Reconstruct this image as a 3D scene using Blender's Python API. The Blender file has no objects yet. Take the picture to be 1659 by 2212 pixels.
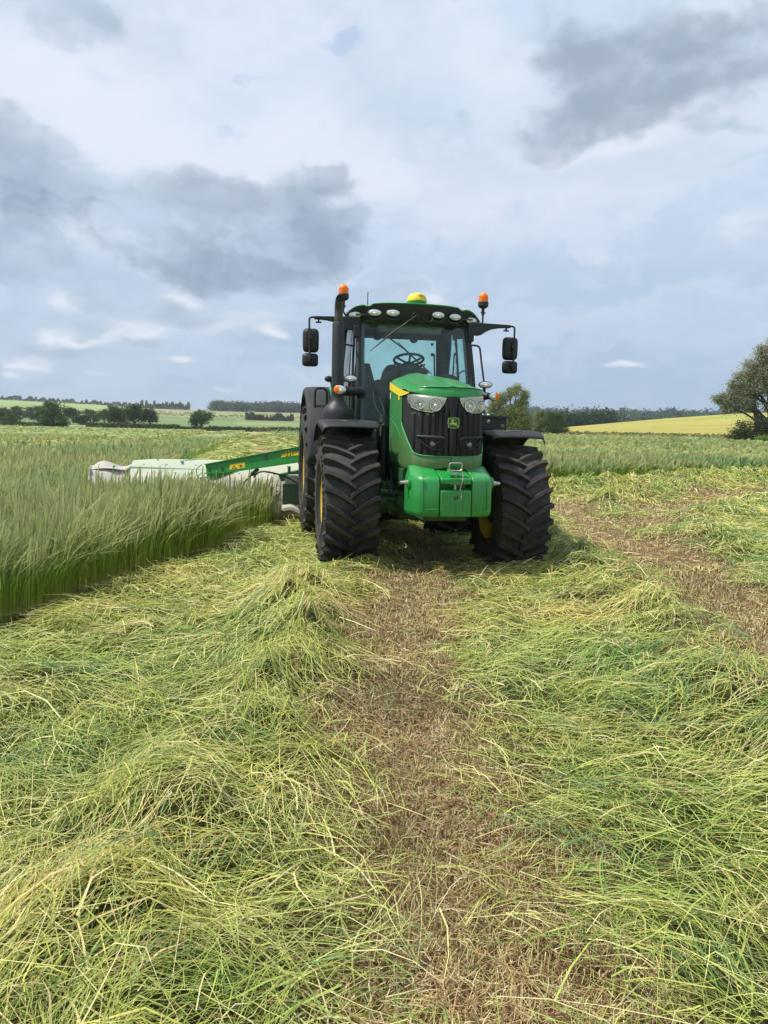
import bpy, bmesh, math, random
import numpy as np
from mathutils import Vector, Matrix
R = math.radians
rng = np.random.default_rng(7)
random.seed(7)
scene = bpy.context.scene
C = scene.collection

# ------------------------------------------------------------------ camera
CAMH = 1.49
cam_d = bpy.data.cameras.new('camera')
cam = bpy.data.objects.new('camera', cam_d)
C.objects.link(cam)
cam_d.sensor_fit = 'VERTICAL'
cam_d.sensor_height = 34.6
cam_d.lens = 34.6 * 3029 / 4032
cam_d.clip_start = 0.05
cam_d.clip_end = 6000
cam.matrix_world = Matrix.Translation((0, 0, CAMH)) @ Matrix.Rotation(R(90 - 5.8), 4, 'X') @ Matrix.Rotation(R(1.25), 4, 'Z')
scene.camera = cam

# ------------------------------------------------------------------ light
SUN_EL, SUN_AZ = 60.0, -98.0        # azimuth from +Y, positive to +X
sun_d = bpy.data.lights.new('sun', 'SUN')
sun_d.energy = 4.9
sun_d.angle = R(3.5)
sun_d.color = (1.0, 0.94, 0.84)
sun = bpy.data.objects.new('sun', sun_d)
C.objects.link(sun)
sd = Vector((math.sin(R(SUN_AZ)) * math.cos(R(SUN_EL)), math.cos(R(SUN_AZ)) * math.cos(R(SUN_EL)), math.sin(R(SUN_EL))))
sun.rotation_euler = sd.to_track_quat('Z', 'Y').to_euler()

scene.view_settings.view_transform = 'Standard'
scene.view_settings.look = 'None'
scene.view_settings.exposure = 0.08
scene.view_settings.gamma = 1.0

# ------------------------------------------------------------------ world sky
world = bpy.data.worlds.new('World')
scene.world = world
world.use_nodes = True
wt = world.node_tree
for n in list(wt.nodes): wt.nodes.remove(n)
def wn(t, **k):
    n = wt.nodes.new(t)
    for a, b in k.items(): setattr(n, a, b)
    return n
def wl(a, b): wt.links.new(a, b)
# ---- cloud cover worked out on the sphere of directions
_sp = np.random.default_rng(11).random((512, 512))
def _vn(x, y):
    xi = np.floor(x).astype(int); yi = np.floor(y).astype(int); fx = x - xi; fy = y - yi
    fx = fx * fx * fx * (fx * (fx * 6 - 15) + 10); fy = fy * fy * fy * (fy * (fy * 6 - 15) + 10)
    a = _sp[xi & 511, yi & 511]; b = _sp[(xi + 1) & 511, yi & 511]; c = _sp[xi & 511, (yi + 1) & 511]; d = _sp[(xi + 1) & 511, (yi + 1) & 511]
    return (a * (1 - fx) + b * fx) * (1 - fy) + (c * (1 - fx) + d * fx) * fy
def _fb(x, y, o=6, g=.55, bil=False):
    s = 0; a = 1.; n = 0
    for i in range(o):
        v = _vn(x + 31.7 * i, y + 11.3 * i)
        if bil: v = 1 - np.abs(2 * v - 1)
        s = s + a * v; n += a; a *= g
        x, y = (x * .8 - y * .6) * 2.07, (x * .6 + y * .8) * 2.07
    return s / n
def _ss(v, lo, hi):
    t = np.clip((v - lo) / (hi - lo), 0, 1); return t * t * (3 - 2 * t)
def px2ae(px, py):
    v = Vector(((px - 829.5) / 1661.5, (1106 - py) / 1661.5, -1.0))
    d = ((Matrix.Rotation(R(90 - 5.8), 3, 'X') @ Matrix.Rotation(R(1.25), 3, 'Z')) @ v).normalized()
    return math.atan2(d.x, d.y), math.asin(d.z)
# cloud masses: picture-free sky positions come from bearing and height; sx, sy are half sizes (1661 = one radian)
BANK = [(-20, 380, 130, 85, 1.3), (90, 400, 75, 62, 1.0), (170, 425, 75, 42, .85), (255, 420, 60, 42, .75), (330, 445, 60, 45, .8), (410, 450, 80, 50, .9), (500, 470, 80, 52, 1.0), (580, 500, 80, 55, .9), (650, 430, 60, 55, 1.05), (700, 480, 60, 60, .9), (735, 380, 18, 34, .6),
        (430, 560, 90, 36, .95), (530, 575, 110, 34, 1.0), (620, 590, 90, 24, .9), (700, 560, 60, 36, .8), (380, 505, 70, 40, .85)]
TOPR = [(1200, 60, 110, 70, .6), (1290, 110, 120, 70, 1.0), (1250, 180, 70, 45, .8), (1400, 165, 110, 45, 1.1), (1480, 190, 80, 40, .9), (1430, 90, 130, 60, .8), (1560, 70, 130, 60, .95), (1640, 120, 80, 50, .8), (1215, 225, 60, 50, .5), (1180, 300, 50, 40, .35), (1310, 260, 90, 35, .45), (1240, 310, 70, 25, .4)]
WISP = [(150, 30, 70, 50, .9), (60, 525, 60, 20, .8), (130, 550, 60, 26, .8), (215, 590, 60, 28, .6), (250, 640, 90, 22, .4), (-10, 590, 38, 32, 1.1), (-10, 680, 40, 24, .8), (370, 672, 60, 16, .9), (430, 685, 40, 12, .8), (850, 622, 46, 22, .9), (800, 640, 40, 14, .6), (975, 545, 26, 24, .7), (945, 565, 20, 14, .5), (1565, 275, 50, 20, .75), (640, 655, 60, 12, .4), (180, 695, 90, 14, .5), (300, 770, 160, 12, .3), (985, 265, 16, 14, .3), (560, 720, 60, 14, .35), (120, 745, 90, 14, .4), (330, 730, 50, 10, .4)]
PUFF = [(300, 700, 34, 13, 1.0), (275, 722, 34, 12, 1.0), (330, 712, 26, 12, .6), (135, 722, 40, 14, .9), (110, 745, 26, 10, .8), (180, 735, 46, 12, .6), (365, 640, 30, 9, .8), (390, 652, 34, 9, .7), (585, 712, 26, 11, .9), (615, 722, 20, 7, .7), (391, 776, 18, 6, 1.2), (510, 690, 60, 18, .5), (470, 705, 40, 12, .4), (150, 640, 30, 10, .7), (135, 655, 40, 10, .5), (55, 790, 40, 7, .6), (25, 810, 20, 5, .6), (330, 772, 34, 8, .5), (220, 808, 40, 6, .4), (100, 775, 40, 8, .5), (490, 842, 30, 5, .35), (1340, 791, 17, 6, .9), (1368, 795, 20, 5, .8), (1318, 798, 14, 4, .6), (930, 645, 20, 10, .6), (870, 605, 40, 8, .5), (740, 612, 60, 8, .6), (20, 480, 60, 14, .6), (105, 470, 30, 14, .6), (410, 620, 60, 10, .5), (570, 600, 30, 12, .5)]
LITE = [(60, 130, 200, 110, .8), (200, 240, 200, 70, .9), (330, 330, 160, 50, .8), (440, 395, 90, 26, 1.2), (530, 415, 60, 20, 1.0), (600, 330, 120, 50, .6), (630, 290, 90, 40, .5), (800, 330, 110, 50, .6), (1000, 90, 120, 90, .7), (1080, 180, 80, 60, .5), (660, 180, 120, 80, .5), (760, 400, 160, 40, .6), (870, 480, 160, 30, .4), (1200, 430, 200, 40, .5), (1330, 310, 120, 24, .9), (1260, 340, 90, 18, .8), (1450, 260, 120, 22, .7), (1590, 500, 110, 50, .6), (1620, 470, 90, 60, .3), (200, 480, 90, 30, .7), (170, 520, 90, 30, .5), (940, 520, 200, 20, .4), (70, 560, 50, 16, .6)]
GAPS = [(725, 80, 34, 12, 1.2), (740, 100, 24, 16, .6), (565, 165, 30, 6, 1.1), (600, 180, 24, 5, .8), (500, 255, 26, 8, 1.0), (530, 265, 20, 12, .8), (540, 290, 20, 8, .5)]
def sky_map(az, el):
    """linear colour of the cloudy sky; az, el arrays in radians"""
    def mask(lst, wa=0, we=0):
        t = np.zeros_like(az)
        for px, py, sx, sy, a in lst:
            a0, e0 = px2ae(px, py)
            dx = (az + wa - a0) * np.cos(e0) * 1661 / sx; dy = (el + we - e0) * 1661 / sy
            t += a * np.exp(-(dx * dx + dy * dy) * .8)
        return t
    X, Y = az * 7, el * 11
    w1 = _fb(X * 1.6 + 3, Y * 1.6, 5) - .5; w2 = _fb(X * 1.6 + 50, Y * 1.6 + 9, 5) - .5
    wa, we = w1 * .10, w2 * .055
    bil = _fb(X * 1.5 + w1 * 1.5, Y * 1.5 + w2 * 1.5 + 4, 6, .58, True)
    f1 = _fb(X * .9 + 20, Y * 1.1 + 7, 6, .55); f2 = _fb(X * 3 + 70 + w1 * 3, Y * 3 + 33, 5, .6)
    st = _fb((az * 2.6 + el * 5.0) * .9 + 5 + w1, (el * 16 - az * 6.5) * .8 + w2 * 1.5, 6, .55)
    h = _ss(el, .02, .42)[..., None]
    c = np.array([.375, .495, .665]) * (1 - h) + np.array([.585, .700, .845]) * h
    lf = (_ss(-az, -.1, .45) * _ss(el, .10, .40))[..., None] * .55
    c = c * (1 - lf) + np.array([.70, .755, .875]) * lf
    lo = (_ss(-az, -.2, .3) * (1 - _ss(el, .0, .20)))[..., None] * .5
    c = c * (1 - lo) + np.array([.43, .55, .68]) * lo
    def mix(c, col, a): a = a[..., None]; return c * (1 - a) + np.array(col) * a
    c = mix(c, (.70, .76, .88), _ss(st, .40, .66) * .75 * (.25 + .75 * h[..., 0]))
    c = mix(c, (.44, .56, .69), _ss(f1, .47, .72) * .45 * (.3 + .7 * h[..., 0]))
    c = mix(c, (.76, .80, .90), _ss(mask(LITE, wa * .8, we * .8) + (f1 - .5) * 1.2 + (f2 - .5) * .5, .15, 1.25) * .8)
    c = mix(c, (.34, .46, .72), _ss(mask(GAPS, wa, we * 1.2) + (f2 - .5) * 1.8 + (f1 - .5), .35, 1.6) * .5)
    pf = mask(PUFF, wa * .35, we * .3) + (bil - .55) * .9 + (f2 - .5) * .6
    c = mix(c, (.74, .79, .87), _ss(pf, .12, 1.05) * .9)
    for lst, k, core in ((BANK, 1.0, (.275, .355, .46)), (TOPR, .90, (.285, .355, .445)), (WISP, .8, (.36, .45, .57))):
        m = 1.15 * (1 - np.exp(-1.0 * mask(lst, wa, we)))
        dn = m * 1.0 + (bil - .55) * .85 + (f1 - .5) * .8 + (f2 - .5) * .35
        if lst is TOPR: dn = m * .9 + (bil - .55) * .5 + (f1 - .5) * 1.5 + (f2 - .5) * .4 - .12
        gate = _ss(m, .08, .35)
        # the side facing up is still bright, the underside grey
        lit = _ss(mask(lst, wa, we - .01) - mask(lst, wa, we + .03), -.5, .6) if lst is BANK else 0
        edge = _ss(dn, .18, .95 if lst is TOPR else .68) * gate * (.52 if lst is not TOPR else .45); body = _ss(dn + (f1 - .5) * 1.3 + (bil - .55) * .4, .28, 1.6) * gate
        c = mix(c, (.47, .575, .70), edge * k)
        und = np.clip(.60 + .6 * (1 - lit) + (f2 - .5) * .5, 0, 1) if lst is BANK else .95
        c = mix(c, core, body * .92 * k * und)
    # plain cloud cover in the directions the view does not take in
    out = _ss(np.abs(az), .7, 1.2)[..., None]
    g = np.array([.50, .60, .74]) + (bil - .5)[..., None] * .35
    return np.clip(c * (1 - out) + g * out, 0, 1)

# the map is worked out here, pixel by pixel, and read back by direction
SW, SH = 3072, 1024
_az = (np.arange(SW) + .5) / SW * 2 * math.pi - math.pi; _el = (np.arange(SH) + .5) / SH * math.pi / 2
_A, _E = np.meshgrid(_az, _el)
_c = sky_map(_A, _E)
_px = np.ones((SH, SW, 4), dtype=np.float32); _px[..., :3] = _c
img = bpy.data.images.new('cloud_cover', SW, SH, alpha=False, float_buffer=True)
img.colorspace_settings.name = 'Linear Rec.709'
img.pixels.foreach_set(_px.ravel()); img.update(); img.pack()
del _px, _c, _A, _E
def wm(op, a, b=None):
    n = wn('ShaderNodeMath', operation=op)
    for i, v in enumerate((a, b)):
        if v is None: continue
        if isinstance(v, (int, float)): n.inputs[i].default_value = v
        else: wl(v, n.inputs[i])
    return n.outputs[0]
tc = wn('ShaderNodeTexCoord'); sep = wn('ShaderNodeSeparateXYZ'); wl(tc.outputs['Generated'], sep.inputs[0])
azn = wm('MULTIPLY', wm('ARCTAN2', sep.outputs[0], sep.outputs[1]), 1 / (2 * math.pi))
uu = wm('ADD', azn, .5)
vv = wm('MULTIPLY', wm('MAXIMUM', wm('ARCSINE', sep.outputs[2]), 0.001), 2 / math.pi)
cb = wn('ShaderNodeCombineXYZ'); wl(uu, cb.inputs[0]); wl(vv, cb.inputs[1])
it = wn('ShaderNodeTexImage'); it.image = img; it.interpolation = 'Cubic'; it.extension = 'EXTEND'; wl(cb.outputs[0], it.inputs[0])
sky = wn('ShaderNodeTexSky', sky_type='NISHITA')
sky.sun_disc = False
sky.sun_elevation = R(SUN_EL)
sky.sun_rotation = R(SUN_AZ)
sky.altitude = 80
skb = wn('ShaderNodeBackground'); wl(sky.outputs[0], skb.inputs[0]); skb.inputs[1].default_value = 0.10
clb = wn('ShaderNodeBackground'); wl(it.outputs[0], clb.inputs[0]); clb.inputs[1].default_value = 1.06
mxs = wn('ShaderNodeMixShader'); mxs.inputs[0].default_value = .94; wl(skb.outputs[0], mxs.inputs[1]); wl(clb.outputs[0], mxs.inputs[2])
wo = wn('ShaderNodeOutputWorld'); wl(mxs.outputs[0], wo.inputs[0])
world.cycles.sampling_method = 'MANUAL'
world.cycles.sample_map_resolution = 512

# ------------------------------------------------------------------ materials
def mat(name, color=(.5, .5, .5), rough=.5, metal=0.0, dust=0.0, dust_col=(.28, .24, .17), bump=0.0, scale=14.0, coat=0.0, vary=0.0, ior=1.5):
    m = bpy.data.materials.new(name); m.use_nodes = True
    t = m.node_tree; b = t.nodes['Principled BSDF']
    b.inputs['Roughness'].default_value = rough
    b.inputs['Metallic'].default_value = metal
    b.inputs['IOR'].default_value = ior
    b.inputs['Coat Weight'].default_value = coat
    b.inputs['Coat Roughness'].default_value = 0.12
    tcn = t.nodes.new('ShaderNodeTexCoord')
    nz = t.nodes.new('ShaderNodeTexNoise'); nz.inputs['Scale'].default_value = scale; nz.inputs['Detail'].default_value = 8
    nz.inputs['Roughness'].default_value = .65
    t.links.new(tcn.outputs['Object'], nz.inputs['Vector'])
    nz2 = t.nodes.new('ShaderNodeTexNoise'); nz2.inputs['Scale'].default_value = scale * .22; nz2.inputs['Detail'].default_value = 4
    t.links.new(tcn.outputs['Object'], nz2.inputs['Vector'])
    mul = t.nodes.new('ShaderNodeMath'); mul.operation = 'MULTIPLY'
    t.links.new(nz.outputs[0], mul.inputs[0]); t.links.new(nz2.outputs[0], mul.inputs[1])
    mr = t.nodes.new('ShaderNodeMapRange'); mr.inputs[1].default_value = .16; mr.inputs[2].default_value = .42; mr.inputs[4].default_value = dust
    t.links.new(mul.outputs[0], mr.inputs[0])
    mx = t.nodes.new('ShaderNodeMix'); mx.data_type = 'RGBA'
    mx.inputs[6].default_value = (*color, 1); mx.inputs[7].default_value = (*dust_col, 1)
    t.links.new(mr.outputs[0], mx.inputs[0])
    out = mx.outputs[2]
    if vary:
        hv = t.nodes.new('ShaderNodeHueSaturation')
        mv = t.nodes.new('ShaderNodeMapRange'); mv.inputs[3].default_value = 1 - vary; mv.inputs[4].default_value = 1 + vary
        t.links.new(nz2.outputs[0], mv.inputs[0]); t.links.new(mv.outputs[0], hv.inputs['Value']); t.links.new(out, hv.inputs['Color'])
        out = hv.outputs[0]
    t.links.new(out, b.inputs['Base Color'])
    rr = t.nodes.new('ShaderNodeMapRange'); rr.inputs[3].default_value = rough; rr.inputs[4].default_value = min(1, rough + .25)
    t.links.new(nz.outputs[0], rr.inputs[0]); t.links.new(rr.outputs[0], b.inputs['Roughness'])
    if bump:
        bp = t.nodes.new('ShaderNodeBump'); bp.inputs['Strength'].default_value = bump; bp.inputs['Distance'].default_value = .01
        t.links.new(nz.outputs[0], bp.inputs['Height']); t.links.new(bp.outputs[0], b.inputs['Normal'])
    return m
M = {}
M['green'] = mat('green_paint', (.011, .255, .045), .26, coat=.4, dust=.20, dust_col=(.16, .20, .09), scale=9)
M['green_dusty'] = mat('green_paint_dusty', (.014, .21, .045), .36, coat=.2, dust=.38, dust_col=(.17, .17, .08), scale=7)
M['green_dark'] = mat('green_chassis', (.010, .10, .032), .45, dust=.35, dust_col=(.07, .08, .04), scale=10)
M['yellow'] = mat('yellow_paint', (.62, .43, .02), .4, dust=.15, scale=10)
M['decal_yellow'] = mat('yellow_decal', (.80, .62, .03), .4)
M['rubber'] = mat('tyre_rubber', (.012, .012, .014), .60, dust=.80, dust_col=(.085, .074, .056), bump=.5, scale=13)
M['black'] = mat('black_plastic', (.012, .013, .015), .44, dust=.30, dust_col=(.055, .052, .045), scale=14)
M['black_gloss'] = mat('black_gloss', (.010, .011, .014), .25, dust=.25, dust_col=(.05, .05, .048), scale=12)
M['grille'] = mat('grille_black', (.006, .007, .009), .50, dust=.3, dust_col=(.04, .038, .032), scale=14)
M['exhaust'] = mat('exhaust_black', (.014, .016, .021), .40, dust=.25, dust_col=(.06, .055, .05), scale=12)
M['chrome'] = mat('lamp_reflector', (.92, .92, .90), .16, metal=1.0)
M['silver'] = mat('lamp_housing', (.44, .44, .37), .30, metal=.9)
M['steel'] = mat('bare_steel', (.55, .53, .48), .35, metal=.9, dust=.3)
M['lens'] = mat('clear_lens', (.70, .71, .68), .12, metal=.55, coat=1.0)
M['white_glass'] = mat('lamp_bulb', (.9, .9, .86), .15, metal=.3, coat=1.0)
M['orange'] = mat('amber_lens', (.98, .20, .0), .22, coat=.25, ior=1.4)
M['green_matte'] = mat('green_textured', (.012, .15, .035), .62, dust=.1)  # matte panels; the darker green also paints in their lack of reflections
M['interior'] = mat('interior_grey', (.045, .05, .052), .7, dust=.3)
M['interior_light'] = mat('interior_beige', (.34, .34, .31), .8, dust=.2)
M['red'] = mat('red_lever', (.35, .03, .02), .45)
M['canvas'] = mat('mower_canvas', (.50, .47, .41), .85, dust=.75, dust_col=(.30, .27, .21), bump=.5, scale=5, vary=.2)
M['pale_lid'] = mat('faded_mint_paint', (.38, .44, .33), .7, dust=.8, dust_col=(.46, .43, .34), scale=3.5, vary=.1)
M['mint'] = mat('mint_edge', (.30, .52, .38), .55, dust=.35, dust_col=(.6, .6, .5))
M['logo_yellow'] = mat('emblem_yellow', (.62, .60, .10), .4)
M['logo_rim'] = mat('emblem_rim', (.36, .46, .16), .4)
M['logo_green'] = mat('emblem_green', (.012, .10, .025), .4)
M['white'] = mat('white_label', (.75, .76, .74), .5)
M['mirror'] = mat('mirror_glass', (.8, .8, .8), .03, metal=1.0)
def grime(m, z0, z1, col):
    t = m.node_tree; b = t.nodes['Principled BSDF']; src = b.inputs['Base Color'].links[0].from_socket
    tcn = t.nodes.new('ShaderNodeTexCoord'); sp = t.nodes.new('ShaderNodeSeparateXYZ'); t.links.new(tcn.outputs['Object'], sp.inputs[0])
    mr = t.nodes.new('ShaderNodeMapRange'); mr.inputs[1].default_value = z1; mr.inputs[2].default_value = z0; t.links.new(sp.outputs[2], mr.inputs[0])
    mp = t.nodes.new('ShaderNodeMapping'); mp.inputs['Scale'].default_value = (9, 9, 3); t.links.new(tcn.outputs['Object'], mp.inputs[0])
    nz = t.nodes.new('ShaderNodeTexNoise'); nz.inputs['Scale'].default_value = 1.6; nz.inputs['Detail'].default_value = 9; nz.inputs['Roughness'].default_value = .7; t.links.new(mp.outputs[0], nz.inputs['Vector'])
    m2 = t.nodes.new('ShaderNodeMapRange'); m2.inputs[1].default_value = .42; m2.inputs[2].default_value = .66; t.links.new(nz.outputs[0], m2.inputs[0])
    mu = t.nodes.new('ShaderNodeMath'); mu.operation = 'MULTIPLY'; t.links.new(mr.outputs[0], mu.inputs[0]); t.links.new(m2.outputs[0], mu.inputs[1])
    mx = t.nodes.new('ShaderNodeMix'); mx.data_type = 'RGBA'; t.links.new(mu.outputs[0], mx.inputs[0]); t.links.new(src, mx.inputs[6]); mx.inputs[7].default_value = (*col, 1)
    t.links.new(mx.outputs[2], b.inputs['Base Color'])
grime(M['green_dusty'], 1.05, 1.65, (.20, .16, .10))
grime(M['green_dark'], .3, 1.1, (.10, .085, .055))
def glass_mat(name, tint, gloss=.08):
    m = bpy.data.materials.new(name); m.use_nodes = True
    t = m.node_tree
    for n in list(t.nodes): t.nodes.remove(n)
    o = t.nodes.new('ShaderNodeOutputMaterial')
    tr = t.nodes.new('ShaderNodeBsdfTransparent'); tr.inputs[0].default_value = (*tint, 1)
    gl = t.nodes.new('ShaderNodeBsdfGlossy'); gl.inputs['Roughness'].default_value = .03; gl.inputs[0].default_value = (.9, .95, .95, 1)
    df = t.nodes.new('ShaderNodeBsdfDiffuse'); df.inputs[0].default_value = (.25, .28, .26, 1)
    nz = t.nodes.new('ShaderNodeTexNoise'); nz.inputs['Scale'].default_value = 3.5; nz.inputs['Detail'].default_value = 7
    mr = t.nodes.new('ShaderNodeMapRange'); mr.inputs[1].default_value = .45; mr.inputs[2].default_value = .8; mr.inputs[3].default_value = .03; mr.inputs[4].default_value = .24
    t.links.new(nz.outputs[0], mr.inputs[0])
    fr = t.nodes.new('ShaderNodeFresnel'); fr.inputs[0].default_value = 1.45
    m1 = t.nodes.new('ShaderNodeMixShader'); t.links.new(fr.outputs[0], m1.inputs[0]); t.links.new(tr.outputs[0], m1.inputs[1]); t.links.new(gl.outputs[0], m1.inputs[2])
    m2 = t.nodes.new('ShaderNodeMixShader'); t.links.new(mr.outputs[0], m2.inputs[0]); t.links.new(m1.outputs[0], m2.inputs[1]); t.links.new(df.outputs[0], m2.inputs[2])
    t.links.new(m2.outputs[0], o.inputs[0])
    return m
M['glass'] = glass_mat('tinted_glass', (.72, .92, .88))
def leaf_mat(name, rough=.55, trans=.35, gain=1.0, spec=.3):
    m = bpy.data.materials.new(name); m.use_nodes = True
    t = m.node_tree; b = t.nodes['Principled BSDF']; o = t.nodes['Material Output']
    at = t.nodes.new('ShaderNodeAttribute'); at.attribute_name = 'Col'
    b.inputs['Roughness'].default_value = rough
    b.inputs['Specular IOR Level'].default_value = spec
    t.links.new(at.outputs['Color'], b.inputs['Base Color'])
    tl = t.nodes.new('ShaderNodeBsdfTranslucent'); t.links.new(at.outputs['Color'], tl.inputs[0])
    mx = t.nodes.new('ShaderNodeMixShader'); mx.inputs[0].default_value = trans
    t.links.new(b.outputs[0], mx.inputs[1]); t.links.new(tl.outputs[0], mx.inputs[2]); t.links.new(mx.outputs[0], o.inputs[0])
    return m
M['hay'] = leaf_mat('cut_grass_blades', .5, .16, spec=.35)
M['stand'] = leaf_mat('standing_grass_blades', .6, .48, spec=.15)
M['leaf'] = leaf_mat('tree_leaves', .8, .3, spec=.05)
M['bark'] = mat('bark', (.05, .043, .033), .9, dust=.4, dust_col=(.09, .08, .065), bump=.6, scale=6)

# ------------------------------------------------------------------ mesh helpers
class MB:
    def __init__(s): s.v = []; s.f = []; s.sm = []
    def add(s, vs, fs, smooth=True):
        o = len(s.v); s.v += [tuple(v) for v in vs]
        s.f += [tuple(i + o for i in f) for f in fs]; s.sm += [smooth] * len(fs)
        return s
    def box(s, c, d, rot=None, taper=None):
        x, y, z = d[0] / 2, d[1] / 2, d[2] / 2
        vs = [Vector((sx * x, sy * y, sz * z)) for sz in (-1, 1) for sy in (-1, 1) for sx in (-1, 1)]
        if taper:
            for v in vs[4:]: v.x *= taper[0]; v.y *= taper[1]
        if rot: vs = [Matrix(rot) @ v if not isinstance(rot, Matrix) else rot @ v for v in vs]
        vs = [v + Vector(c) for v in vs]
        return s.add(vs, [(0, 2, 3, 1), (4, 5, 7, 6), (0, 1, 5, 4), (2, 6, 7, 3), (0, 4, 6, 2), (1, 3, 7, 5)], False)
    def box2(s, a, b): return s.box([(a[i] + b[i]) / 2 for i in range(3)], [abs(b[i] - a[i]) for i in range(3)])
    def tube(s, pts, r, n=10, caps=True):
        pts = [Vector(p) for p in pts]
        rs = r if isinstance(r, (list, tuple)) else [r] * len(pts)
        vs = []; up = None
        for i, p in enumerate(pts):
            d = (pts[min(i + 1, len(pts) - 1)] - pts[max(i - 1, 0)]).normalized()
            if up is None:
                up = Vector((0, 0, 1)) if abs(d.z) < .9 else Vector((1, 0, 0))
            a = (up - d * up.dot(d)).normalized(); up = a; b = d.cross(a)
            for k in range(n):
                t = 2 * math.pi * k / n
                vs.append(p + (a * math.cos(t) + b * math.sin(t)) * rs[i])
        fs = [(i * n + k, i * n + (k + 1) % n, (i + 1) * n + (k + 1) % n, (i + 1) * n + k) for i in range(len(pts) - 1) for k in range(n)]
        if caps: fs += [tuple(reversed(range(n))), tuple(range((len(pts) - 1) * n, len(pts) * n))]
        return s.add(vs, fs)
    def lathe(s, prof, o=(0, 0, 0), axis=(0, 0, 1), n=32, closed=False):
        """prof: list of (radius, height along axis)"""
        ax = Vector(axis).normalized(); q = Vector((0, 0, 1)).rotation_difference(ax); o = Vector(o)
        vs = []
        for (r, h) in prof:
            for k in range(n):
                t = 2 * math.pi * k / n
                vs.append(o + q @ Vector((r * math.cos(t), r * math.sin(t), h)))
        m = len(prof)
        fs = [(i * n + k, i * n + (k + 1) % n, ((i + 1) % m) * n + (k + 1) % n, ((i + 1) % m) * n + k) for i in range(m if closed else m - 1) for k in range(n)]
        return s.add(vs, fs)
    def grid(s, rows, smooth=True, flip=False):
        m = len(rows[0]); vs = [p for r in rows for p in r]
        fs = [(i * m + j, i * m + j + 1, (i + 1) * m + j + 1, (i + 1) * m + j) for i in range(len(rows) - 1) for j in range(m - 1)]
        if flip: fs = [tuple(reversed(f)) for f in fs]
        return s.add(vs, fs, smooth)
    def prism(s, poly, fn, h0, h1):
        """2D polygon, fn(a,b,h)->3D; extruded h0..h1"""
        n = len(poly)
        vs = [fn(a, b, h0) for a, b in poly] + [fn(a, b, h1) for a, b in poly]
        fs = [tuple(reversed(range(n))), tuple(range(n, 2 * n))] + [(i, (i + 1) % n, n + (i + 1) % n, n + i) for i in range(n)]
        return s.add(vs, fs, False)
    def ellipsoid(s, c, r, rot=None, nu=16, nv=10):
        c = Vector(c); vs = []
        for i in range(nv + 1):
            p = math.pi * i / nv
            for k in range(nu):
                t = 2 * math.pi * k / nu
                v = Vector((r[0] * math.sin(p) * math.cos(t), r[1] * math.sin(p) * math.sin(t), r[2] * math.cos(p)))
                if rot: v = rot @ v
                vs.append(c + v)
        fs = [(i * nu + k, (i + 1) * nu + k, (i + 1) * nu + (k + 1) % nu, i * nu + (k + 1) % nu) for i in range(nv) for k in range(nu)]
        return s.add(vs, fs)
    def build(s, name, m, parent=None, bevel=0.0, seg=2, solid=0.0, sharp=38, subsurf=0):
        me = bpy.data.meshes.new(name)
        me.from_pydata([tuple(v) for v in s.v], [], s.f); me.update()
        me.polygons.foreach_set('use_smooth', [True] * len(s.f) if (bevel or subsurf) else s.sm)
        bm = bmesh.new(); bm.from_mesh(me)
        bmesh.ops.remove_doubles(bm, verts=bm.verts, dist=1e-5)
        bmesh.ops.recalc_face_normals(bm, faces=bm.faces) if not solid else None
        bm.to_mesh(me); bm.free()
        me.set_sharp_from_angle(angle=R(sharp))
        me.materials.append(m)
        o = bpy.data.objects.new(name, me); C.objects.link(o)
        if parent: o.parent = parent
        if solid:
            md_ = o.modifiers.new('thickness', 'SOLIDIFY'); md_.thickness = solid; md_.offset = -1
        if bevel:
            md_ = o.modifiers.new('edges', 'BEVEL'); md_.width = bevel; md_.segments = seg; md_.limit_method = 'ANGLE'; md_.angle_limit = R(35)
        return o
def tag(o, label=None, cat=None, group=None, kind=None):
    if label: o['label'] = label
    if cat: o['category'] = cat
    if group: o['group'] = group
    if kind: o['kind'] = kind
    return o
def empty(name, loc, rz=0):
    o = bpy.data.objects.new(name, None); C.objects.link(o); o.location = loc; o.rotation_euler = (0, 0, rz); o.empty_display_size = .3
    return o
def cr(pts, n):
    """catmull-rom through points, n samples"""
    P = [Vector(p) for p in pts]; out = []
    L = [0]
    for a, b in zip(P, P[1:]): L.append(L[-1] + (b - a).length)
    for k in range(n):
        t = L[-1] * k / (n - 1); i = 0
        while i < len(P) - 2 and t > L[i + 1]: i += 1
        u = (t - L[i]) / max(1e-9, L[i + 1] - L[i])
        p0 = P[i - 1] if i > 0 else 2 * P[0] - P[1]; p1 = P[i]; p2 = P[i + 1]; p3 = P[i + 2] if i + 2 < len(P) else 2 * P[-1] - P[-2]
        out.append(.5 * ((2 * p1) + (p2 - p0) * u + (2 * p0 - 5 * p1 + 4 * p2 - p3) * u * u + (3 * p1 - p0 - 3 * p2 + p3) * u ** 3))
    return out
def lerp_tab(tab, x):
    xs = [a for a, b in tab]; ys = [b for a, b in tab]
    return float(np.interp(x, xs, ys))
def text_mesh(txt, size, depth=.001):
    cu = bpy.data.curves.new('t', 'FONT'); cu.body = txt; cu.size = size; cu.extrude = depth; cu.align_x = 'CENTER'; cu.align_y = 'CENTER'
    to = bpy.data.objects.new('t', cu); C.objects.link(to)
    bpy.context.view_layer.update()
    me = bpy.data.meshes.new_from_object(to)
    bpy.data.objects.remove(to); bpy.data.curves.remove(cu)
    return me
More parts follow.
